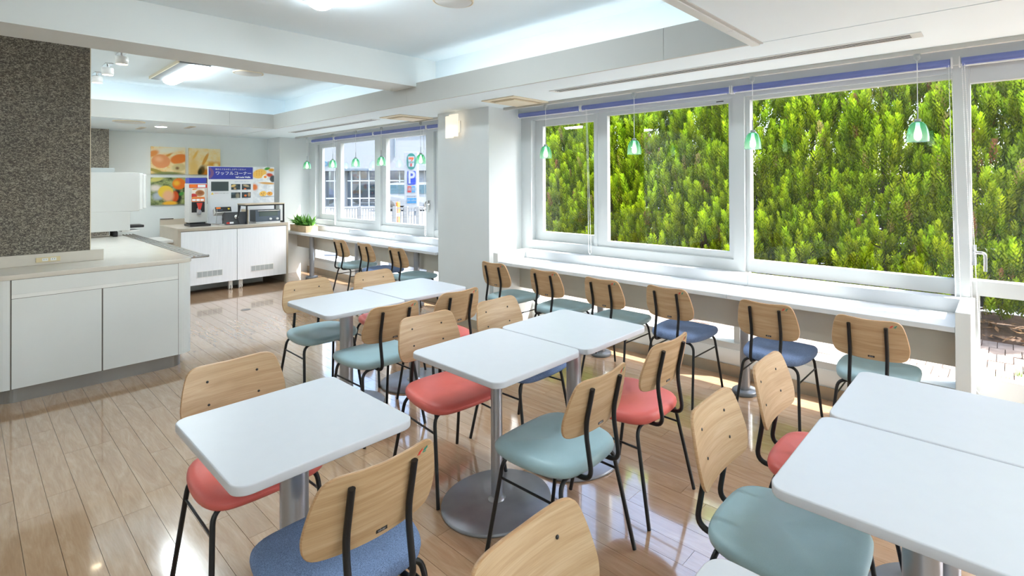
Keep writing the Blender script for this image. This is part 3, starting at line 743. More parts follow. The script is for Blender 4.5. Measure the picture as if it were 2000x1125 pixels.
# wall canvases
def canvas(y0, z0, mat, label):
    o = B('canvas_print', mat, None, 0, .03, 0, .408, 0, .405, label=label, cat='picture', group='food canvases on the back wall'); o.location = (XL, y0, z0)
W_, y_, g_ = srgb(240, 236, 214), srgb(250, 205, 110), srgb(120, 130, 50)
print_mat('cv_eggs', (srgb(244, 200, 120), srgb(246, 232, 190)), [(.20, .36, .25, .06, 10, W_, .8), (.33, .23, .12, .075, 20, srgb(236, 130, 40), .25), (.02, .30, .09, .05, 30, srgb(236, 150, 70), .5), (.2, .28, .08, .02, 35, srgb(224, 150, 50), .7), (.115, .19, .115, .105, -15, srgb(238, 158, 100), .12), (.09, .22, .06, .05, -15, srgb(250, 190, 140), .9), (.33, .10, .10, .07, 10, srgb(214, 196, 140), .4), (.31, .09, .03, .03, 0, srgb(130, 90, 50), .8), (.05, .05, .12, .03, -20, srgb(170, 150, 60), .5), (.2, .01, .22, .03, 0, srgb(120, 130, 70), .6)])
print_mat('cv_wheat', (srgb(245, 214, 140), srgb(246, 230, 190)), [(.06, .10, .09, .25, 0, srgb(238, 200, 120), .8), (.33, .16, .16, .06, 0, srgb(232, 165, 50), .8), (.28, .03, .2, .08, 0, srgb(214, 130, 20), .5), (.35, .15, .04, .04, 0, srgb(255, 240, 180), .8), (.22, .18, .035, .035, 0, srgb(255, 225, 140), .8), (.08, .30, .02, .09, -25, srgb(240, 190, 90), .6), (.21, .24, .025, .12, -22, srgb(226, 160, 60), .4), (.16, .06, .05, .10, -15, srgb(110, 80, 20), .5), (.14, .04, .03, .06, -10, srgb(50, 50, 14), .5)])
print_mat('cv_orange', (srgb(60, 80, 40), srgb(170, 180, 120)), [(.06, .38, .10, .04, 15, srgb(210, 205, 120), .4), (.05, .25, .09, .06, 0, srgb(235, 225, 215), .7), (.08, .13, .08, .07, 30, srgb(180, 190, 200), .6), (.32, .12, .05, .14, 0, srgb(18, 24, 10), .5), (.36, .16, .04, .03, 40, srgb(70, 150, 60), .6), (.28, .12, .05, .09, 0, srgb(214, 84, 24), .3), (.17, .19, .095, .10, 0, srgb(240, 205, 70), .15), (.20, .13, .08, .10, 0, srgb(236, 180, 140), .5), (.33, .31, .085, .09, 0, srgb(238, 120, 30), .15), (.30, .32, .05, .05, 0, srgb(248, 190, 50), .8), (.22, .02, .1, .035, 0, srgb(240, 180, 50), .4)])
print_mat('cv_fruit', (srgb(40, 44, 20), srgb(120, 70, 20)), [(.06, .18, .08, .17, 0, srgb(206, 84, 24), .2), (.05, .33, .06, .05, 0, srgb(230, 180, 50), .5), (.22, .2, .12, .12, 0, srgb(226, 120, 30), .2)])
canvas(1.782, 1.628, 'cv_eggs', 'canvas print of brown eggs in straw on the grey wall'); canvas(2.236, 1.624, 'cv_wheat', 'canvas print of golden wheat ears, partly behind the waffle board')
canvas(1.782, 1.172, 'cv_orange', 'canvas print of oranges with leaves on the grey wall'); canvas(2.210, 1.165, 'cv_fruit', 'dark orange fruit canvas mostly hidden behind the batter dispenser')

# batter dispenser
ds = thing('batter_dispenser', 'cream batter dispenser with blue lid on the cabinet, left of the board', 'appliance', (-8.65, 2.115, 0))
B('body', 'machine_white', ds, -.22, 0, -.105, .105, .945, 1.487, .006); B('lid', 'print_blue', ds, -.20, -.005, -.10, .10, 1.487, 1.565, .004)
B('label_panel', 'print_red', ds, 0, .001, -.103, .103, 1.425, 1.475); B('label_price', 'print_white', ds, .001, .002, -.005, .085, 1.432, 1.468); B('label_waffle', 'print_orange', ds, .001, .002, -.095, -.015, 1.430, 1.470)
print_mat('pancake', (srgb(220, 210, 200), srgb(240, 232, 220)), [(.095, .06, .055, .045, 0, srgb(180, 120, 70), .15), (.10, .065, .04, .03, 0, srgb(150, 90, 50), .5), (.04, .12, .04, .015, 20, srgb(225, 160, 70), .4), (.02, .02, .05, .04, 0, srgb(200, 60, 60), .3), (.075, .0, .1, .012, 0, srgb(235, 160, 50), .3)])
B('label_photo', 'pancake', ds, 0, .001, 0, .15, 0, .125).location = (0, -.075, 1.292)
B('label_steps', 'print_orange', ds, 0, .001, -.075, .075, 1.232, 1.290)
for k in range(3): B('step_window', 'print_white', ds, .001, .002, -.068 + k * .047, -.028 + k * .047, 1.242, 1.272)
B('recess', 'black_plastic', ds, 0, .001, -.075, .075, 1.085, 1.230)
nz = MB().lathe([(.012, .0), (.026, .01), (.028, .05), (.018, .06), (.016, .12)], c=(.045, 0, 1.055), n=16).build('nozzle', 'nozzle_grey', ds); B('nozzle_arm', 'nozzle_grey', ds, 0, .05, -.018, .018, 1.10, 1.14, .004)
mbp = MB(); mbp.prism([(-.032, 0), (-.012, -.09), (.012, -.09), (.032, 0)], 0, .012); pl_ = mbp.build('lever_plate', 'print_red', ds); pl_.rotation_euler = (math.pi / 2, 0, math.pi / 2); pl_.location = (.062, 0, 1.218)
B('drip_tray', 'black_plastic', ds, -.20, .10, -.115, .125, .8947, .925, .008); B('tray_post', 'black_plastic', ds, -.2, -.02, -.09, .09, .925, .945)
# waffle iron
wf = thing('waffle_iron', 'black waffle iron with hinged lid and crank handle on the cabinet', 'appliance', (-8.5, 0, 0))
B('front_shield', 'dark_grey', wf, -.02, 0, 2.401, 2.655, .897, 1.075, .003); B('side_shield', 'dark_grey', wf, -.16, -.02, 2.401, 2.412, .897, 1.075, .002)
B('base', 'chrome', wf, -.24, -.03, 2.33, 2.62, .895, .915, .004)
MB().lathe([(0, 0), (.10, 0), (.105, .01), (.105, .04), (.09, .05), (0, .05)], c=(-.13, 2.50, .95), n=28).build('cooking_plate', 'dark_grey', wf)
cp = B('control_panel', 'machine_white', wf, -.11, .0, -.10, .10, -.045, .045, .003); cp.location = (-.10, 2.40, 1.11); cp.rotation_euler = (0, -.45, 0)
cpf = B('panel_face', 'black_plastic', cp, 0, .003, -.097, .097, -.03, .042); B('panel_photo', 'print_orange', cpf, .003, .004, -.085, -.03, .015, .036); B('panel_warning', 'print_yellow', cpf, .003, .004, .055, .078, .0, .022); B('panel_text', 'letter_grey', cpf, .003, .004, -.085, -.01, -.012, .006)
hb = MB().tube([(.03, 2.535, .985), (.035, 2.545, 1.04), (.04, 2.555, 1.10), (.04, 2.562, 1.165)], [.012, .010, .014, .015], 10).build('crank_handle', 'black_plastic', wf)
MB().tube([(.03, 2.535, .985), (.032, 2.55, .93), (.034, 2.556, .905)], [.012, .010, .012], 8).build('lower_handle', 'black_plastic', wf)
MB().lathe([(0, .03), (.02, .03), (.036, .015), (.036, 0), (0, 0)], n=8).build('crank_hub', 'chrome', wf, loc=(0, 2.533, 1.005)).rotation_euler = (0, math.pi / 2, 0)
B('warning_label', 'print_red', wf, 0, .001, 2.412, 2.448, .91, .935); B('warning_label', 'print_white', wf, 0, .001, 2.45, 2.498, .912, .936)
MB().tube(bend([(-.05, 2.31, 1.12), (-.05, 2.30, .91), (-.2, 2.30, .91)], .03), .004, 6).build('wire_stand', 'chrome', wf)
# rack with toaster oven
rk = thing('oven_rack', 'black steel rack with pale wooden shelf over the toaster oven', 'rack', (-8.45, 0, 0))
B('shelf', 'oak_light', rk, -.36, 0, 2.635, 3.155, 1.172, 1.186, .002)
for x in (-.012, -.348):
    for y in (2.65, 3.143): B('post', 'black_steel', rk, x - .009, x + .009, y - .009, y + .009, .8945, 1.172)
for y in (2.65, 3.143):
    for z in (.905, 1.16): B('side_bar', 'black_steel', rk, -.34, -.02, y - .008, y + .008, z - .008, z + .008)
B('back_bar', 'black_steel', rk, -.355, -.34, 2.65, 3.14, 1.152, 1.168); B('front_bar', 'black_steel', rk, -.02, -.004, 2.65, 3.14, 1.154, 1.170); B('chopping_board', 'oak_light', rk, -.30, -.06, 2.668, 2.69, .896, 1.10, .003)
ov = thing('toaster_oven', 'slate grey toaster oven with glass door and two knobs inside the rack', 'oven', (-8.50, 0, 0))
B('body', 'gunmetal', ov, -.24, 0, 2.775, 3.116, .915, 1.088, .006); B('glass_door', 'oven_glass', ov, 0, .004, 2.825, 3.075, .995, 1.062, .001); B('door_handle', 'chrome', ov, .004, .02, 2.80, 3.10, 1.070, 1.084, .003); B('lower_trim', 'chrome', ov, -.23, .004, 2.78, 3.11, .8955, .915)
for y in (2.975, 3.068): MB().lathe([(0, .022), (.013, .022), (.017, .018), (.017, 0)], n=16).build('knob', 'machine_light', ov, loc=(0, y, .952)).rotation_euler = (0, math.pi / 2, 0)

# planter
pt = thing('planter', 'pale wooden planter box of green foliage at the far end of the bar', 'planter', (-8.62, 3.50, .7202))
for a in ((-.30, .30, -.09, -.078), (-.30, .30, .078, .09)): B('board', 'planter_wood', pt, *a, 0, .10)
for a in ((-.30, -.288, -.078, .078), (.288, .30, -.078, .078)): B('board', 'planter_wood', pt, *a, 0, .10)
B('soil', 'potting_soil', pt, -.288, .288, -.078, .078, .0, .08)
t_ = NT('planter_leaf'); n_ = t_.noise(t_.coords(), 9, 2); t_.link(t_.ramp(n_, [(.3, (.05, .20, .02, 1)), (.7, (.22, .48, .08, 1))]), t_.b.inputs['Base Color']); t_.set(Roughness=.5)
rg = random.Random(3)
for k in range(9):
    cx, cy = -.25 + .06 * k + rg.uniform(-.02, .02), rg.uniform(-.05, .05); mb = MB()
    for j in range(16):
        a = rg.uniform(0, 6.28); L = rg.uniform(.13, .25); el = rg.uniform(.5, 1.4); w = rg.uniform(.018, .032)
        d = Vector((math.cos(a) * math.cos(el), math.sin(a) * math.cos(el), math.sin(el))); sd = Vector((-math.sin(a), math.cos(a), 0)) * w; b0 = Vector((cx, cy, .07)); dr = Vector((0, 0, -.05))
        p = [b0, b0 + d * L * .5 - sd, b0 + d * L * .55 + Vector((0, 0, .008)), b0 + d * L * .5 + sd, b0 + d * L + dr * math.cos(el)]
        mb.add(p, [(0, 1, 2), (0, 2, 3), (1, 4, 2), (2, 4, 3)], True)
    mb.build('leaf_tuft', 'planter_leaf', pt)

fo = thing('floor_outlet', 'small round metal floor outlet between the counter and the far tables', 'outlet', (-6.893, 2.148, 0))
MB().lathe([(0, .0035), (.030, .0035), (.034, .004), (.048, .003), (.050, .0005)], n=28).build('cover', 'plinth_steel', fo)
MB().lathe([(0, .005), (.012, .005), (.014, .0035)], n=14).build('plug_lid', 'base_grey', fo)

# ------------------------------------------------------------------ pendants
PM = {}
PM['canopy'] = MB().lathe([(0, 0), (.017, 0), (.017, -.027), (.008, -.034), (.004, -.040), (0, -.040)], n=16).mesh('canopy'); PM['canopy'].materials.append(MATS['canopy_grey'])
PM['cord'] = MB().tube([(0, 0, -.038), (0, 0, -.30)], .0022, 6).mesh('cord'); PM['cord'].materials.append(MATS['cable_clear'])
PM['stem'] = MB().tube([(0, 0, -.30), (0, 0, -.385)], .0038, 8).mesh('stem'); PM['stem'].materials.append(MATS['canopy_grey'])
PM['cap'] = MB().lathe([(0, -.372), (.016, -.372), (.017, -.376), (.017, -.392), (0, -.392)], n=16).mesh('socket_cap'); PM['cap'].materials.append(MATS['canopy_grey'])
prof = [(.014, -.388), (.028, -.392), (.041, -.406), (.050, -.430), (.0555, -.460), (.057, -.485), (.0565, -.503)]
mb = MB(); n = 40
vs = [(r * (1 + .006 * math.cos(12 * 2 * math.pi * j / n)) * math.cos(2 * math.pi * j / n), r * (1 + .006 * math.cos(12 * 2 * math.pi * j / n)) * math.sin(2 * math.pi * j / n), z) for r, z in prof for j in range(n)]
mb.add(vs, [(i * n + j, i * n + (j + 1) % n, (i + 1) * n + (j + 1) % n, (i + 1) * n + j) for i in range(len(prof) - 1) for j in range(n)], True)
PM['shade'] = mb.mesh('glass_shade'); PM['shade'].materials.append(MATS['glass_green'])
PM['bulb'] = MB().lathe([(0, -.392), (.010, -.392), (.012, -.42), (.018, -.445), (.021, -.468), (.017, -.486), (.008, -.494), (0, -.495)], n=16).mesh('bulb'); PM['bulb'].materials.append(MATS['bulb_warm'])
PN = [(-3.33, 'green glass pendant lamp closest to the column over the right bar'), (-2.338, 'green glass pendant lamp in front of the second pane, right bar'), (-1.357, 'green glass pendant lamp by the left edge of the widest pane'), (-.396, 'largest-looking green glass pendant lamp at the right end'),
      (-8.53, 'green glass pendant lamp against the white pier at the far bar'), (-7.65, 'green glass pendant lamp, second from the pier at the far bar'), (-6.96, 'green glass pendant lamp, middle of the five at the far bar'), (-6.28, 'green glass pendant lamp, fourth from the pier, left of the street sign'), (-5.38, 'green glass pendant lamp at the far bar next to the column')]
for x, lab in PN:
    t = thing('pendant_lamp', lab, 'lamp', (x, 3.515, 2.21), 0, 'green glass pendants')
    for k, nm in (('canopy', 'canopy'), ('cord', 'cord'), ('stem', 'stem'), ('cap', 'socket_cap'), ('shade', 'glass_shade'), ('bulb', 'bulb')): link(nm, PM[k], None, t)
# ------------------------------------------------------------------ wall lamp on the column
sc = thing('wall_lamp', 'glowing two-pane frosted glass wall lamp on the column', 'lamp', (-4.46, 3.347, 2.07))
B('back_plate', 'machine_light', sc, -.07, .07, -.012, 0, -.06, .06)
B('glass_pane_small', 'sconce_glass', sc, -.125, .01, -.055, -.042, -.118, .115, .005); B('glass_pane_large', 'sconce_glass', sc, -.02, .125, -.085, -.070, -.112, .122, .005)
MB().tube([(0, -.012, .0), (0, -.07, .0)], .012, 8).build('arm', 'chrome', sc)
B('lamp_core', 'sconce_glass', sc, -.04, .05, -.042, -.014, -.09, .09, .01)
# ------------------------------------------------------------------ roller blinds
def chain(p, pts, pitch=.011):
    mb = MB(); pts = [Vector(q) for q in pts]
    for a, b in zip(pts, pts[1:]):
        k = max(1, int((b - a).length / pitch))
        for i in range(k):
            c = a + (b - a) * i / k; r = .0034
            mb.add([c + Vector((r, 0, 0)), c + Vector((0, r, 0)), c + Vector((-r, 0, 0)), c + Vector((0, -r, 0)), c + Vector((0, 0, r)), c + Vector((0, 0, -r))], [(0, 1, 4), (1, 2, 4), (2, 3, 4), (3, 0, 4), (1, 0, 5), (2, 1, 5), (3, 2, 5), (0, 3, 5)], True)
        mb.tube([a, b], .0012, 4)
    return mb.build('pull_chain', 'bracket_white', p)
def blind(x0, x1, label, ch=None, grp='rolled-up blue roller blinds'):
    t = thing('roller_blind', label, 'blind', ((x0 + x1) / 2, 3.725, 2.175), 0, grp); h = (x1 - x0) / 2
    mb = MB().tube([(-h + .012, 0, 0), (h - .012, 0, 0)], .0235, 16); mb.build('fabric_roll', 'blind_blue', t)
    for s in (-1, 1):
        B('bracket', 'bracket_white', t, s * h - .008 if s > 0 else -h, s * h if s > 0 else -h + .008, -.026, .026, -.030, .028)
    B('bottom_bar', 'bracket_white', t, -h + .03, h - .03, -.022, -.012, -.032, -.024, .002)
    if ch: chain(t, [(ch[0], -.03, -.02)] + [(a - (x0 + x1) / 2, b - 3.725, c - 2.175) for a, b, c in ch[1]] + [(ch[0] + .012, -.03, -.02)])
    return t
def chx(xx, x0, x1, zb, sl=.03): c = (x0 + x1) / 2; return (xx - c, [(xx + sl * .5, 3.70, (2.15 + zb) / 2), (xx + sl, 3.69, zb + .02), (xx + sl + .014, 3.69, zb), (xx + sl + .028, 3.69, zb + .02)])
blind(-3.91, -3.07, 'rolled blue blind over the narrow left pane of the right bay'); blind(-3.06, -1.60, 'rolled blue blind over the second pane of the right bay', chx(-2.99, -3.06, -1.60, .82))
blind(-1.59, -.245, 'rolled blue blind over the widest pane of the right bay', chx(-.262, -1.59, -.245, .30)); blind(-.215, 1.2, 'rolled blue blind over the glazed door', chx(-.20, -.215, 1.2, .28, .05))
blind(-8.84, -8.03, 'rolled blue blind at the pier end of the far bay'); blind(-8.02, -6.85, 'rolled blue blind over the second pane of the far bay', chx(-8.0, -8.02, -6.85, .84)); blind(-6.84, -5.56, 'rolled blue blind in front of the street sign pane of the far bay', chx(-5.60, -6.84, -5.56, .82)); blind(-5.55, -4.82, 'short rolled blue blind of the far bay, cut off by the column')

# ------------------------------------------------------------------ ceiling fixtures
def cassette(x, y, label):
    t = thing('ceiling_vent', label, 'vent', (x, y, ZS), 0, 'square ceiling vents'); a = .215; b = .235
    B('frame', 'cream', t, -a, a, -b, b, -.010, 0, .003)
    B('centre_panel', 'cream', t, -a + .085, a - .085, -b + .085, b - .085, -.020, -.010, .002)
    for x0, x1, y0, y1 in ((-a + .05, -a + .078, -b + .06, b - .06), (a - .078, a - .05, -b + .06, b - .06), (-a + .085, a - .085, -b + .05, -b + .078), (-a + .085, a - .085, b - .078, b - .05)):
        B('air_slot', 'cream_dark', t, x0, x1, y0, y1, -.0115, -.0095)
cassette(-3.493, 3.292, 'cream square air vent in the ceiling in front of the column'); cassette(-5.32, 3.31, 'cream square air vent in the ceiling behind the column')
def slotvent(x0, x1, y0, y1, label):
    t = thing('slot_diffuser', label, 'vent', ((x0 + x1) / 2, (y0 + y1) / 2, ZS), 0, 'long slot diffusers'); h, w = (x1 - x0) / 2, (y1 - y0) / 2
    B('frame', 'trim_white', t, -h, h, -w, w, -.005, 0, .001)
    for k in range(3): B('slot', 'slot_dark', t, -h + .05, h - .05, -w + .018 + k * .026, -w + .028 + k * .026, -.0062, -.0045)
slotvent(-2.89, -.33, 3.09, 3.195, 'long slot diffuser in the ceiling along the right window bar'); slotvent(-8.15, -5.72, 3.09, 3.19, 'long slot diffuser in the ceiling along the far window bar')
def luminaire(x, y, z, label, L=1.20, tube='lamp_tube'):
    t = thing('ceiling_light', label, 'light', (x, y, z), 0, 'long fluorescent ceiling lights')
    B('housing', 'lamp_housing', t, -L / 2, L / 2, -.13, .13, -.028, 0, .004); B('side_trim', 'cream', t, -L / 2, L / 2, -.135, -.125, -.030, 0)
    mb = MB(); n = 9; vs = []
    for xx in (-L / 2 + .015, L / 2 - .015):
        vs += [(xx, .055 + .07 * math.cos(math.pi * k / (n - 1)), -.028 - .042 * math.sin(math.pi * k / (n - 1))) for k in range(n)]
    mb.add(vs, [(k, k + 1, n + k + 1, n + k) for k in range(n - 1)], True); mb.add(vs[:n], [tuple(range(n))]); mb.add(vs[n:], [tuple(reversed(range(n)))])
    mb.build('diffuser', tube, t)
luminaire(-6.66, 1.46, ZU, 'long ceiling light in the far ceiling pocket beyond the beam', tube='lamp_tube_far'); luminaire(-2.82, 1.42, ZU, 'long ceiling light in the near ceiling pocket at the top edge')
for x, y, lab, tb in ((-6.66, -.6, 'far pocket, added unseen behind the partition', 'lamp_tube_far'), (-6.66, -2.2, 'far pocket, added out of view to the left', 'lamp_tube_far')): luminaire(x, y, ZU, 'long ceiling light in the ' + lab, tube=tb)  # unseen lights added to brighten the far part of the room
luminaire(-8.75, -.1, ZS, 'unseen long light added on the low ceiling to brighten the back wall', tube='lamp_tube')  # added out of sight to light the back wall and cabinet
for x, y, lab in ((1.2, 1.2, 'right of the camera'), (1.2, -1.2, 'behind the camera'), (1.1, -2.4, 'added at the side wall behind the camera'), (3.0, 1.2, 'far right of the camera'), (3.0, -1.2, 'far behind the camera')): luminaire(x, y, ZS, 'long ceiling light on the low ceiling ' + lab, tube='lamp_tube_rear')  # unseen lights around the camera, extra ones added to keep the room bright
def disc(x, y, z, r, label, mat='cream'):
    t = thing('ceiling_speaker', label, 'speaker', (x, y, z), 0, 'round ceiling speakers')
    MB().lathe([(r, 0), (r, -.008), (r - .01, -.016), (0, -.017)], n=32).build('grille', 'machine_white', t); MB().lathe([(r + .012, 0), (r + .010, -.010), (r, -.012), (r - .002, 0)], n=32).build('ring', mat, t)
disc(-6.237, 1.97, ZU, .13, 'round cream ceiling speaker in the far ceiling pocket'); disc(-2.756, 2.044, ZU, .12, 'round pale ceiling speaker at the top edge of the near pocket'); disc(-8.08, 1.29, ZS, .14, 'round cream ceiling speaker on the low ceiling before the back wall')
def spot(x, y, z, label):
    t = thing('spot_lamp', label, 'lamp', (x, y, z), 0, 'small white ceiling spots')
    B('mount_plate', 'chrome', t, -.10, .10, -.03, .03, -.010, 0, .003); MB().lathe([(.010, -.01), (.010, -.04)], n=10).build('stem', 'chrome', t)
    MB().lathe([(0, -.035), (.042, -.035), (.045, -.04), (.045, -.105), (.040, -.105)], n=24).build('housing', 'machine_light', t); MB().lathe([(.040, -.103), (0, -.100)], n=24).build('lens', 'spot_warm', t)
for x, lab in ((-6.134, 'nearest of the three small ceiling spots beside the partition'), (-6.835, 'middle one of the three small ceiling spots beside the partition'), (-7.451, 'farthest of the three small ceiling spots beside the partition')): spot(x, .93, ZU, lab)
dl = thing('downlight', 'small glowing round downlight in the low ceiling before the back wall', 'light', (-8.52, 1.68, ZS)); MB().lathe([(.075, 0), (.073, -.006), (.06, -.006)], n=24).build('ring', 'machine_light', dl); MB().lathe([(.06, -.005), (0, -.004)], n=24).build('lens', 'downlight_lens', dl)
for x, y, lab in ((-8.35, 1.95, 'narrow'), (-8.95, 1.55, 'small far')): 
    q = thing('access_panel', lab + ' cream access panel in the low ceiling near the back wall', 'panel', (x, y, ZS)); B('frame', 'cream', q, -.16, .16, -.03, .03, -.006, 0, .001); B('cover', 'fascia_grey', q, -.15, .15, -.02, .02, -.007, -.005)
# cove lamps lying on the ledges, behind the fascia
def cove(x0, x1, y0, y1, label, tube='cove_tube'):
    t = thing('cove_light', label, 'light', (x0, y0, ZS + .025), 0, 'cove lamps behind the fascia'); B('tray', 'machine_light', t, 0, x1 - x0, 0, y1 - y0, 0, .02)
    if x1 - x0 > y1 - y0: B('tube', tube, t, .03, x1 - x0 - .03, (y1 - y0) * .3, (y1 - y0) * .7, .02, .045, .004)
    else: B('tube', tube, t, (x1 - x0) * .3, (x1 - x0) * .7, .03, y1 - y0 - .03, .02, .045, .004)
cove(-4.2, -1.2, 2.786, 2.836, 'cove lamp above the right window bar, behind the fascia'); cove(-7.7, -4.8, 2.786, 2.836, 'cove lamp above the far window bar, behind the fascia', 'cove_tube_far')
cove(-7.85, -7.802, -.5, 2.6, 'cove lamp on the ledge before the back wall', 'cove_tube_far'); cove(-1.048, -1.0, -1.5, 2.4, 'cove lamp on the ledge over the right tables')

# ------------------------------------------------------------------ outdoors: paving, soil, hedge
og = B('ground', 'asphalt_pale', None, -70, 14, 3.95, 60, -.30, -.075, label='pale asphalt forecourt and street outside', cat='ground', kind='structure')
pv = B('pavement', 'soil', None, -7.2, 4.2, 3.95, 6.22, -.075, -.046, label='clay paver strip outside between windows and hedge', cat='pavement', kind='structure')
pw, pd = .112, .225; tiles = []; k = 0; yy = 3.955
while yy < 6.2:
    x = -7.2 + (.056 if k % 2 else 0)
    while x < 4.2 - pw: tiles.append((x + pw / 2, yy + pd / 2)); x += pw
    yy += pd; k += 1
tiles.sort(key=lambda q: -(proj_area((q[0], q[1], -.03)) * (3 if q[0] > -.6 else 1)))
me = MB().box(-pw / 2 + .003, pw / 2 - .003, -pd / 2 + .003, pd / 2 - .003, -.035, 0).mesh('paver'); me.materials.append(MATS['paver_clay'])
rg = random.Random(5)
for (x, y) in tiles[:300]: link('paver', me, None, pv, loc=(x, y, -.03 + rg.uniform(-.003, .003)))
mb = MB()
for (x, y) in tiles[300:]: mb.box(x - pw / 2 + .003, x + pw / 2 - .003, y - pd / 2 + .003, y + pd / 2 - .003, -.065, -.03)
mb.build('paver_rest', 'paver_clay', pv, kind='stuff')
mb = MB(); N = 60
vs = [(-7.2 + 11.4 * i / N, 6.2 + 1.4 * j / 8, -.04 + .09 * math.sin(math.pi * min(1, j / 5)) * (.7 + .5 * math.sin(i * 1.7 + j)) ) for j in range(9) for i in range(N + 1)]
mb.add(vs, [(j * (N + 1) + i, j * (N + 1) + i + 1, (j + 1) * (N + 1) + i + 1, (j + 1) * (N + 1) + i) for j in range(8) for i in range(N)], True)
mb.build('planting_bed', 'soil', None, label='strip of bare brown soil under the conifer hedge', cat='soil', kind='stuff')
mb = MB()
for k in range(900):
    x, y = rg.uniform(-6, 2.5), rg.uniform(6.15, 6.75); z = .04 if y > 6.3 else -.01; a = rg.uniform(0, 6.28); L = rg.uniform(.02, .06); w = L * .35
    d, e_ = Vector((math.cos(a), math.sin(a), rg.uniform(-.2, .5))) * L, Vector((-math.sin(a), math.cos(a), 0)) * w; c = Vector((x, y, z + rg.uniform(0, .03)))
    mb.add([c - d, c + e_, c + d, c - e_], [(0, 1, 2, 3)])
mb.build('leaf_litter', 'dry_leaf', None, label='dry brown conifer litter scattered on the soil', cat='leaf litter', kind='stuff')
mb = MB()
for (cx, cy, nb) in ((-.04, 5.05, 26), (.08, 5.25, 22), (.22, 5.1, 26), (.30, 5.45, 26), (.12, 4.75, 14), (-.6, 5.2, 14), (.5, 5.3, 20), (.4, 4.9, 18)):
    for j in range(nb):
        a = rg.uniform(0, 6.28); el = rg.uniform(.5, 1.5); L = rg.uniform(.03, .075); d = Vector((math.cos(a) * math.cos(el), math.sin(a) * math.cos(el), math.sin(el))) * L; sd = Vector((-math.sin(a), math.cos(a), 0)) * .003; b0 = Vector((cx + rg.uniform(-.05, .05), cy + rg.uniform(-.03, .03), -.032))
        mb.add([b0 - sd, b0 + sd, b0 + d], [(0, 1, 2)])
mb.build('weeds', 'grass_green', None, label='tufts of green weeds growing between the pavers', cat='weeds', kind='stuff')

# conifers: every tree its own thing; foliage is a mass of small flattened sprays
def spray_proto(rs, nb=56):
    V = []; T = []
    for i in range(nb):
        u = (i + .5) / nb; h = .01 + .21 * u; r0 = .040 * (math.sin(math.pi * min(1, .2 + .8 * u)) ** .6) * (1 - .35 * u)
        a = i * 2.4 + rs.uniform(-.3, .3); L = rs.uniform(.026, .042); w = rs.uniform(.0055, .009)
        o = np.array([math.cos(a), math.sin(a), 0]); up = np.array([0, 0, 1.0]); d = o * .45 + up * .9; d /= np.linalg.norm(d); sd = np.array([-math.sin(a), math.cos(a), 0])
        b = o * r0 * .55 + up * h * .93
        V += [b, b + d * L * .55 - sd * w, b + d * L, b + d * L * .55 + sd * w]; T += [(4 * i, 4 * i + 1, 4 * i + 2), (4 * i, 4 * i + 2, 4 * i + 3)]
    return np.array(V), np.array(T)
rs = np.random.RandomState(11)
class RS:
    def uniform(s, a, b): return rs.uniform(a, b)
PROTO = [spray_proto(RS()) for _ in range(4)]
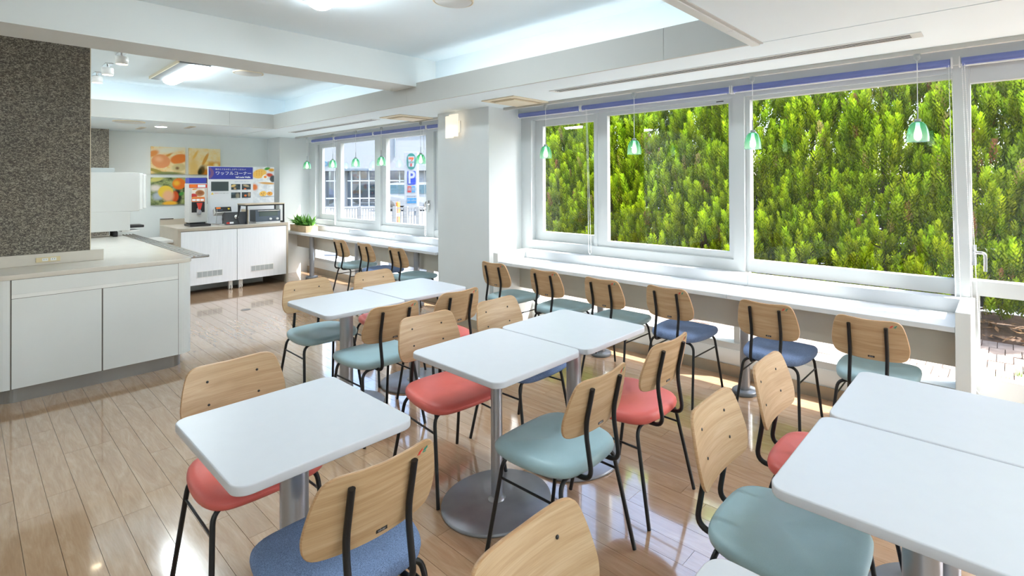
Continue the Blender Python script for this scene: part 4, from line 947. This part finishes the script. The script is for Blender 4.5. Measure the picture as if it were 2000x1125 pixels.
def conifer(x, y, H, R, ncl, label, lean=0):
    t = thing('conifer', label, 'tree', (x, y, -.02), 0, 'conifers of the hedge outside')
    MB().tube([(0, 0, -.02), (.01, 0, .6), (lean * .5, 0, H * .6), (lean, 0, H * .97)], [.055, .045, .03, .008], 8).build('trunk', 'bark', t)
    # branches carrying the sprays
    AV, AT, AC = [], [], []; off = 0
    for k in range(ncl):
        z = H * (rs.uniform(.02, 1) ** .82); fz = z / H
        prof = R * (min(1, (fz + .10) / .20) ** .5) * (max(0.02, 1 - fz) ** .36) * 1.08
        a = rs.uniform(0, 2 * math.pi)
        if math.sin(a) > .55 and rs.uniform() < .7: a = -a           # most growth on the light side towards the windows
        lump = 1 + .20 * math.sin(3 * a + 4 * z + x) + .20 * math.sin(6 * a - 7 * z + 2 * x) + .10 * math.sin(11 * a + 13 * z)
        rad = prof * lump * rs.uniform(.60, 1.0) ** .6
        inner = rad < prof * lump * .82
        s = rs.uniform(.75, 1.5); P, T_ = PROTO[rs.randint(4)]
        yaw = rs.uniform(0, 6.28); tilt = rs.uniform(.0, .42)
        cy_, sy_ = math.cos(yaw), math.sin(yaw); Rz = np.array([[cy_, -sy_, 0], [sy_, cy_, 0], [0, 0, 1]])
        ca, sa = math.cos(a), math.sin(a); ct_, st_ = math.cos(tilt), math.sin(tilt)
        Ry = np.array([[ct_, 0, st_], [0, 1, 0], [-st_, 0, ct_]]); Ra = np.array([[ca, -sa, 0], [sa, ca, 0], [0, 0, 1]])
        sc3 = np.array([1.15, 1.15, 1.0]) * s
        Q = (Ra @ Ry @ Rz @ (P * sc3).T).T + np.array([rad * ca + lean * fz, rad * sa, z - .05])
        u = rs.uniform()
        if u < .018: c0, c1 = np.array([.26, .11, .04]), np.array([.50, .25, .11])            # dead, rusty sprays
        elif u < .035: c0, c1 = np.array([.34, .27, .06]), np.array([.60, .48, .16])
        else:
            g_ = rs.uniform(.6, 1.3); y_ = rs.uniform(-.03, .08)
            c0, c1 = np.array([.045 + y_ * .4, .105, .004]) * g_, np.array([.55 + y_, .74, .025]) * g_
        tip = np.clip(P[:, 2:3] / .22, 0, 1) ** 1.3  # pale tips are natural; dark bases also carry the shade between sprays
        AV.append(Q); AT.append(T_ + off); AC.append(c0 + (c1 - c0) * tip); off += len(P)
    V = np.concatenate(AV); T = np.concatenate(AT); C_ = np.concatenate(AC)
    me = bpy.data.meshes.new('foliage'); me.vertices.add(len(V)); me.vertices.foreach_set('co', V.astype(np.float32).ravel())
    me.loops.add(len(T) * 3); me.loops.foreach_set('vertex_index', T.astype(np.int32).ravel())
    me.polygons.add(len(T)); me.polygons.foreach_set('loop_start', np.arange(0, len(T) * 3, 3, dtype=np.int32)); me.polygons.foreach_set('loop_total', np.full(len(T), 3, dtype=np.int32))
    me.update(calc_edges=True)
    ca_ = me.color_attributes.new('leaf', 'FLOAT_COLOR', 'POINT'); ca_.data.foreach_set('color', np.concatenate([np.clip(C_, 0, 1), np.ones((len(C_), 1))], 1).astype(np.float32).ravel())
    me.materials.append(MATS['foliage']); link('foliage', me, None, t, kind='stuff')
    # branch whorls inside the crown
    mb = MB()
    for k in range(34):
        z = H * (.05 + .88 * k / 34); a = k * 2.4; r_ = R * .75 * (1 - z / H) ** .4
        mb.tube([(lean * z / H, 0, z - .05), (lean * z / H + r_ * .5 * math.cos(a), r_ * .5 * math.sin(a), z + .02), (lean * z / H + r_ * math.cos(a), r_ * math.sin(a), z + .16)], [.012, .008, .003], 5)
    mb.build('branches', 'bark', t)
words = ['leftmost conifer of the hedge, seen through the narrow pane', 'second conifer from the left of the hedge', 'third conifer from the left, behind the second pendant', 'fourth conifer from the left of the hedge', 'fifth conifer from the left, behind the window mullion', 'sixth conifer from the left, in the widest pane', 'seventh conifer from the left, beside the dark gap', 'eighth conifer from the left of the hedge', 'ninth conifer from the left, behind the door mullion', 'tenth conifer from the left, behind the glazed door', 'conifer of the hedge right of the glazed door, out of view', 'last conifer at the right end of the hedge, out of view']
xs = [-6.55, -5.80, -5.05, -4.22, -3.45, -2.72, -1.92, -1.12, -.30, .45, 1.25, 2.0]
hs = [3.3, 3.1, 3.35, 2.95, 3.25, 3.35, 2.75, 3.2, 3.4, 3.3, 3.2, 3.3]
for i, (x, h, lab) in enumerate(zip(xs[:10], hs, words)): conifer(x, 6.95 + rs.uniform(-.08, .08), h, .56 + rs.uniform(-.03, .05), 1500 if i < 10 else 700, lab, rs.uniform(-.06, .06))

bf = thing('board_fence', 'dark grey board fence glimpsed behind the conifer hedge', 'fence', (-2.3, 7.75, -.06))
for k in range(9): B('board', 'fence_dark', bf, -5.2, 5.2, -.012, .012, .04 + k * .175, .20 + k * .175)
for k in range(7): B('post', 'fence_dark', bf, -5.0 + k * 1.65, -4.92 + k * 1.65, .012, .09, 0, 1.66)

# ------------------------------------------------------------------ street seen through the far bay
GZ = -.075
def street(px, D, z=GZ): u = (px - 1130) / 1006.3 * D; return (FW.x * D + RT.x * u, FW.y * D + RT.y * u, z)
RZ = math.atan2(RT.y, RT.x)         # local +x to the right in the picture, +y away from the camera
def zy(y, D): return 1.49 - (y - 353) / 1006.3 * D
D = 34.0
bl = thing('shop_building', 'white two-storey shop building across the forecourt with glazed front', 'building', street(700, D), RZ)
def ux(px): return (px - 700) / 1006.3 * D
def F(name, mat, p, px0, px1, y0, y1, d0, d1): return B(name, mat, p, ux(px0), ux(px1), d0, d1, zy(y1, D) - GZ, zy(y0, D) - GZ)
F('upper_wall', 'facade_white', bl, 520, 1000, 150, 265, .0, .4); F('sign_band', 'facade_white', bl, 520, 1000, 262, 331, -.9, .4)
F('pillar', 'facade_white', bl, 560, 637, 331, 402, -.3, .4); F('pillar', 'facade_white', bl, 663, 679, 331, 402, -.3, .4); F('pillar', 'facade_white', bl, 737, 757, 331, 402, -.3, .4); F('pillar', 'facade_white', bl, 792, 1000, 331, 402, -.3, .4)
F('back_room', 'shop_inside', bl, 560, 1000, 322, 402, 6.0, 6.2); F('room_floor', 'asphalt_pale', bl, 560, 1000, 400.5, 402, .4, 6.0)
F('orange_jamb', 'bollard_orange', bl, 630, 636, 290, 402, -.35, -.3)
for a, b, ms in ((637, 663, (654,)), (679, 737, (687, 703, 721)), (757, 792, (781,))):
    w_ = F('shop_window', 'trim_white', bl, a, b, 399, 402, -.05, .05)
    for x in ms: F('mullion', 'trim_white', w_, x - .9, x + .9, 331, 399, -.05, .05)
    for y in (350, 384): F('transom', 'trim_white', w_, a, b, y - 1.2, y + 1.0, -.05, .05)
    edges = [a] + list(ms) + [b]
    for c, d in zip(edges, edges[1:]): F('pane', 'glass_far', w_, c, d, 331, 399, -.01, .01)
F('canopy_edge', 'facade_grey', bl, 683, 737, 327, 331, -1.4, -.9)
for a, b, y0, y1 in ((678, 692, 280, 296), (715, 737, 284, 296), (763, 776, 286, 299), (787, 800, 284, 293), (816, 826, 286, 300)):
    w_ = F('upper_window', 'facade_grey', bl, a, b, y0 - 20, y1, -.05, 0); F('window_pane', 'car_glass', w_, a + 1.5, b - 1.5, y0 - 18, y1 - 2, -.06, -.05)
F('balcony_band', 'facade_grey', bl, 640, 1000, 262, 264, -.95, -.9); F('drain_pipe', 'facade_grey', bl, 781, 782.6, 262, 305, -1.0, -.92)
for ch_, px, mt in (('N', 640, 'letter_grey'), ('D', 648.5, 'letter_cyan'), ('I', 655, 'letter_grey')): text('sign_letter', ch_, .46, mt, bl, (ux(px), -.92, zy(318, D) - GZ), '-Y', ext=.02, bold=.012)
# cars
def car(name, label, px, D_, L, H_, W_, paint, rz=0, van=False):
    t = thing(name, label, 'car', street(px, D_), RZ + rz)
    if van: side = [(-L / 2, .30), (L / 2 - .05, .28), (L / 2, .55), (L / 2 - .03, .85), (L / 2 - .25, H_ - .06), (L / 2 - .45, H_), (-L / 2 + .95, H_), (-L / 2 + .55, H_ - .06), (-L / 2 + .12, .92), (-L / 2 + .02, .80)]
    else: side = [(-L / 2, .32), (L / 2, .32), (L / 2, .72), (L / 2 - .3, .92), (L / 2 - .9, H_), (-L / 2 + 1.6, H_), (-L / 2 + .95, .90), (-L / 2 + .05, .70)]
    mb = MB(); k = len(side); vs = [(x, s * W_ / 2 * (.86 if z > 1.0 else 1), z) for s in (-1, 1) for x, z in side]
    mb.add(vs, [tuple(range(k))[::1], tuple(reversed(range(k, 2 * k)))] + [(i, k + i, k + (i + 1) % k, (i + 1) % k) for i in range(k)]); mb.build('body', paint, t)
    y = -W_ / 2 * .86 - .03
    z0, z1 = (.95, H_ - .14) if van else (.92, H_ - .08); xa, xb = -L / 2 + (.62 if van else 1.25), L / 2 - (.42 if van else 1.0)
    mid = (xa + xb) / 2
    for a, b, sl in ((xa, mid - .05, .32), (mid + .03, xb, 0)):
        mb = MB(); mb.add([(a - sl * .9, -W_ / 2 - .004, z0), (b, -W_ / 2 - .004, z0), (b, y, z1), (a + .02, y, z1)], [(0, 1, 2, 3)]); mb.build('side_window', 'car_glass', t)
    for x in (-L / 2 + .62, L / 2 - .62):
        for s in (-1, 1):
            o = MB().lathe([(0, -.09), (.19, -.09), (.29, -.07), (.30, 0), (.29, .09), (0, .09)], n=20).build('wheel', 'tyre', t, loc=(x, s * (W_ / 2 - .05), .30)); o.rotation_euler = (math.pi / 2, 0, 0)
    B('headlamp', 'glass_far', t, -L / 2 - .01, -L / 2 + .12, -W_ / 2 - .005, -W_ / 2 + .2, .66, .80)
car('white_van', 'white minivan parked behind the street sign', 808, 28.5, 3.4, 1.56, 1.5, 'car_white', 0, True)
car('reflection_car', 'dark blue car standing in for a reflection in the shop glazing, left one', 618, 37.0, 2.4, 1.42, 1.6, 'car_dark'); car('reflection_car', 'dark blue car standing in for a reflection in the shop glazing, right one', 722, 37.4, 3.6, 1.42, 1.6, 'car_dark')  # solid stand-ins for cars reflected in the shop glass
# pylon sign
Ds = 24.0
sg = thing('pylon_sign', 'tall white roadside sign with a 7 logo above a blue parking P', 'sign', street(803, Ds), RZ)
def sx(px): return (px - 803) / 1006.3 * Ds
def sz(y): return zy(y, Ds) - GZ
B('board', 'sign_white', sg, sx(789.5), sx(815), 0, .25, sz(410), sz(294), .01)
for px in (795, 810): B('leg', 'facade_grey', sg, sx(px) - .05, sx(px) + .05, .08, .18, 0, sz(408))
cx, cz = sx(803.5), sz(312.5); a, b = 8.8 / 1006.3 * Ds, 15.8 / 1006.3 * Ds
oval = [(a * math.copysign(abs(math.cos(u)) ** .8, math.cos(u)), b * math.copysign(abs(math.sin(u)) ** .8, math.sin(u))) for u in [2 * math.pi * k / 40 for k in range(40)]]
o = MB().prism(oval, 0, .01).build('logo_oval', 'sign_teal', sg, loc=(cx, 0, cz)); o.rotation_euler = (math.pi / 2, 0, 0)
o = MB().prism([(-.72 * a, .62 * b), (.72 * a, .62 * b), (.60 * a, -.66 * b), (-.60 * a, -.66 * b)][::-1], 0, .016).build('logo_field', 'sign_white', sg, loc=(cx, 0, cz)); o.rotation_euler = (math.pi / 2, 0, 0)
o = MB().prism([(-.56 * a, .50 * b), (.58 * a, .50 * b), (.58 * a, .34 * b), (.12 * a, .02 * b), (-.12 * a, .02 * b), (.22 * a, .26 * b), (-.56 * a, .26 * b)][::-1], 0, .022).build('numeral_top', 'sign_orange', sg, loc=(cx, 0, cz)); o.rotation_euler = (math.pi / 2, 0, 0)
o = MB().prism([(-.15 * a, -.24 * b), (.13 * a, -.24 * b), (.16 * a, -.60 * b), (-.19 * a, -.60 * b)][::-1], 0, .022).build('numeral_foot', 'sign_red', sg, loc=(cx, 0, cz)); o.rotation_euler = (math.pi / 2, 0, 0)
text('logo_name', 'ELEVEN', .085, 'sign_teal', sg, (cx, -.03, cz - .11 * b), '-Y', bold=.002)
o = MB().prism(rrect(sx(795.8), sx(812), sz(358), sz(331), .05, 4), 0, .01).build('parking_panel', 'sign_blue', sg); o.rotation_euler = (math.pi / 2, 0, 0)
text('parking_letter', 'P', .80, 'sign_white', sg, (sx(803.8), -.02, sz(344.8)), '-Y', bold=.02, sx=.82)
for k, (px, mt, ch_) in enumerate(((799.5, 'sign_red', '酒'), (807.5, 'sign_cyan', '煙'))):
    q = B('small_panel', mt, sg, sx(px - 3.6), sx(px + 3.6), -.01, 0, sz(373), sz(361)); text('small_letter', ch_, .17, 'sign_white', sg, (sx(px), -.014, sz(367)), '-Y')
text('bank_name', 'SEVEN BANK', .075, 'letter_grey', sg, (sx(803), -.006, sz(380.5)), '-Y')
B('blue_strip', 'sign_cyan', sg, sx(795), sx(813), -.01, 0, sz(394), sz(384)); text('strip_text', '24h ATM', .12, 'sign_white', sg, (sx(804), -.015, sz(389)), '-Y')
# bollard, fence
bo = thing('bollard', 'short orange bollard in front of the parked van', 'bollard', street(777, 14.0)); zb = zy(391, 14) - GZ
MB().lathe([(.055, 0), (.055, zb - .03), (.045, zb - .006), (0, zb)], n=20).build('post', 'bollard_orange', bo); MB().lathe([(.0565, zb * .62), (.0565, zb * .70)], n=20).build('reflector', 'print_white', bo)
Df = 11.0; fe = thing('fence', 'low white picket fence outside the far windows', 'fence', street(740, Df), RZ); zt = zy(402, Df) - GZ
fx = lambda px: (px - 740) / 1006.3 * Df
B('top_rail', 'sign_white', fe, fx(560), fx(930), -.012, .012, zt - .03, zt); B('bottom_rail', 'sign_white', fe, fx(560), fx(930), -.012, .012, .10, .13)
for px in (600, 668, 703, 771, 793, 816, 880): B('post', 'sign_white', fe, fx(px) - .035, fx(px) + .035, -.03, .03, 0, zt + .02)
me = MB().box(-.007, .007, -.006, .006, .13, zt - .03).mesh('picket'); me.materials.append(MATS['sign_white'])
for k in range(70): link('picket', me, None, fe, loc=(fx(562 + k * 5.25), 0, 0))
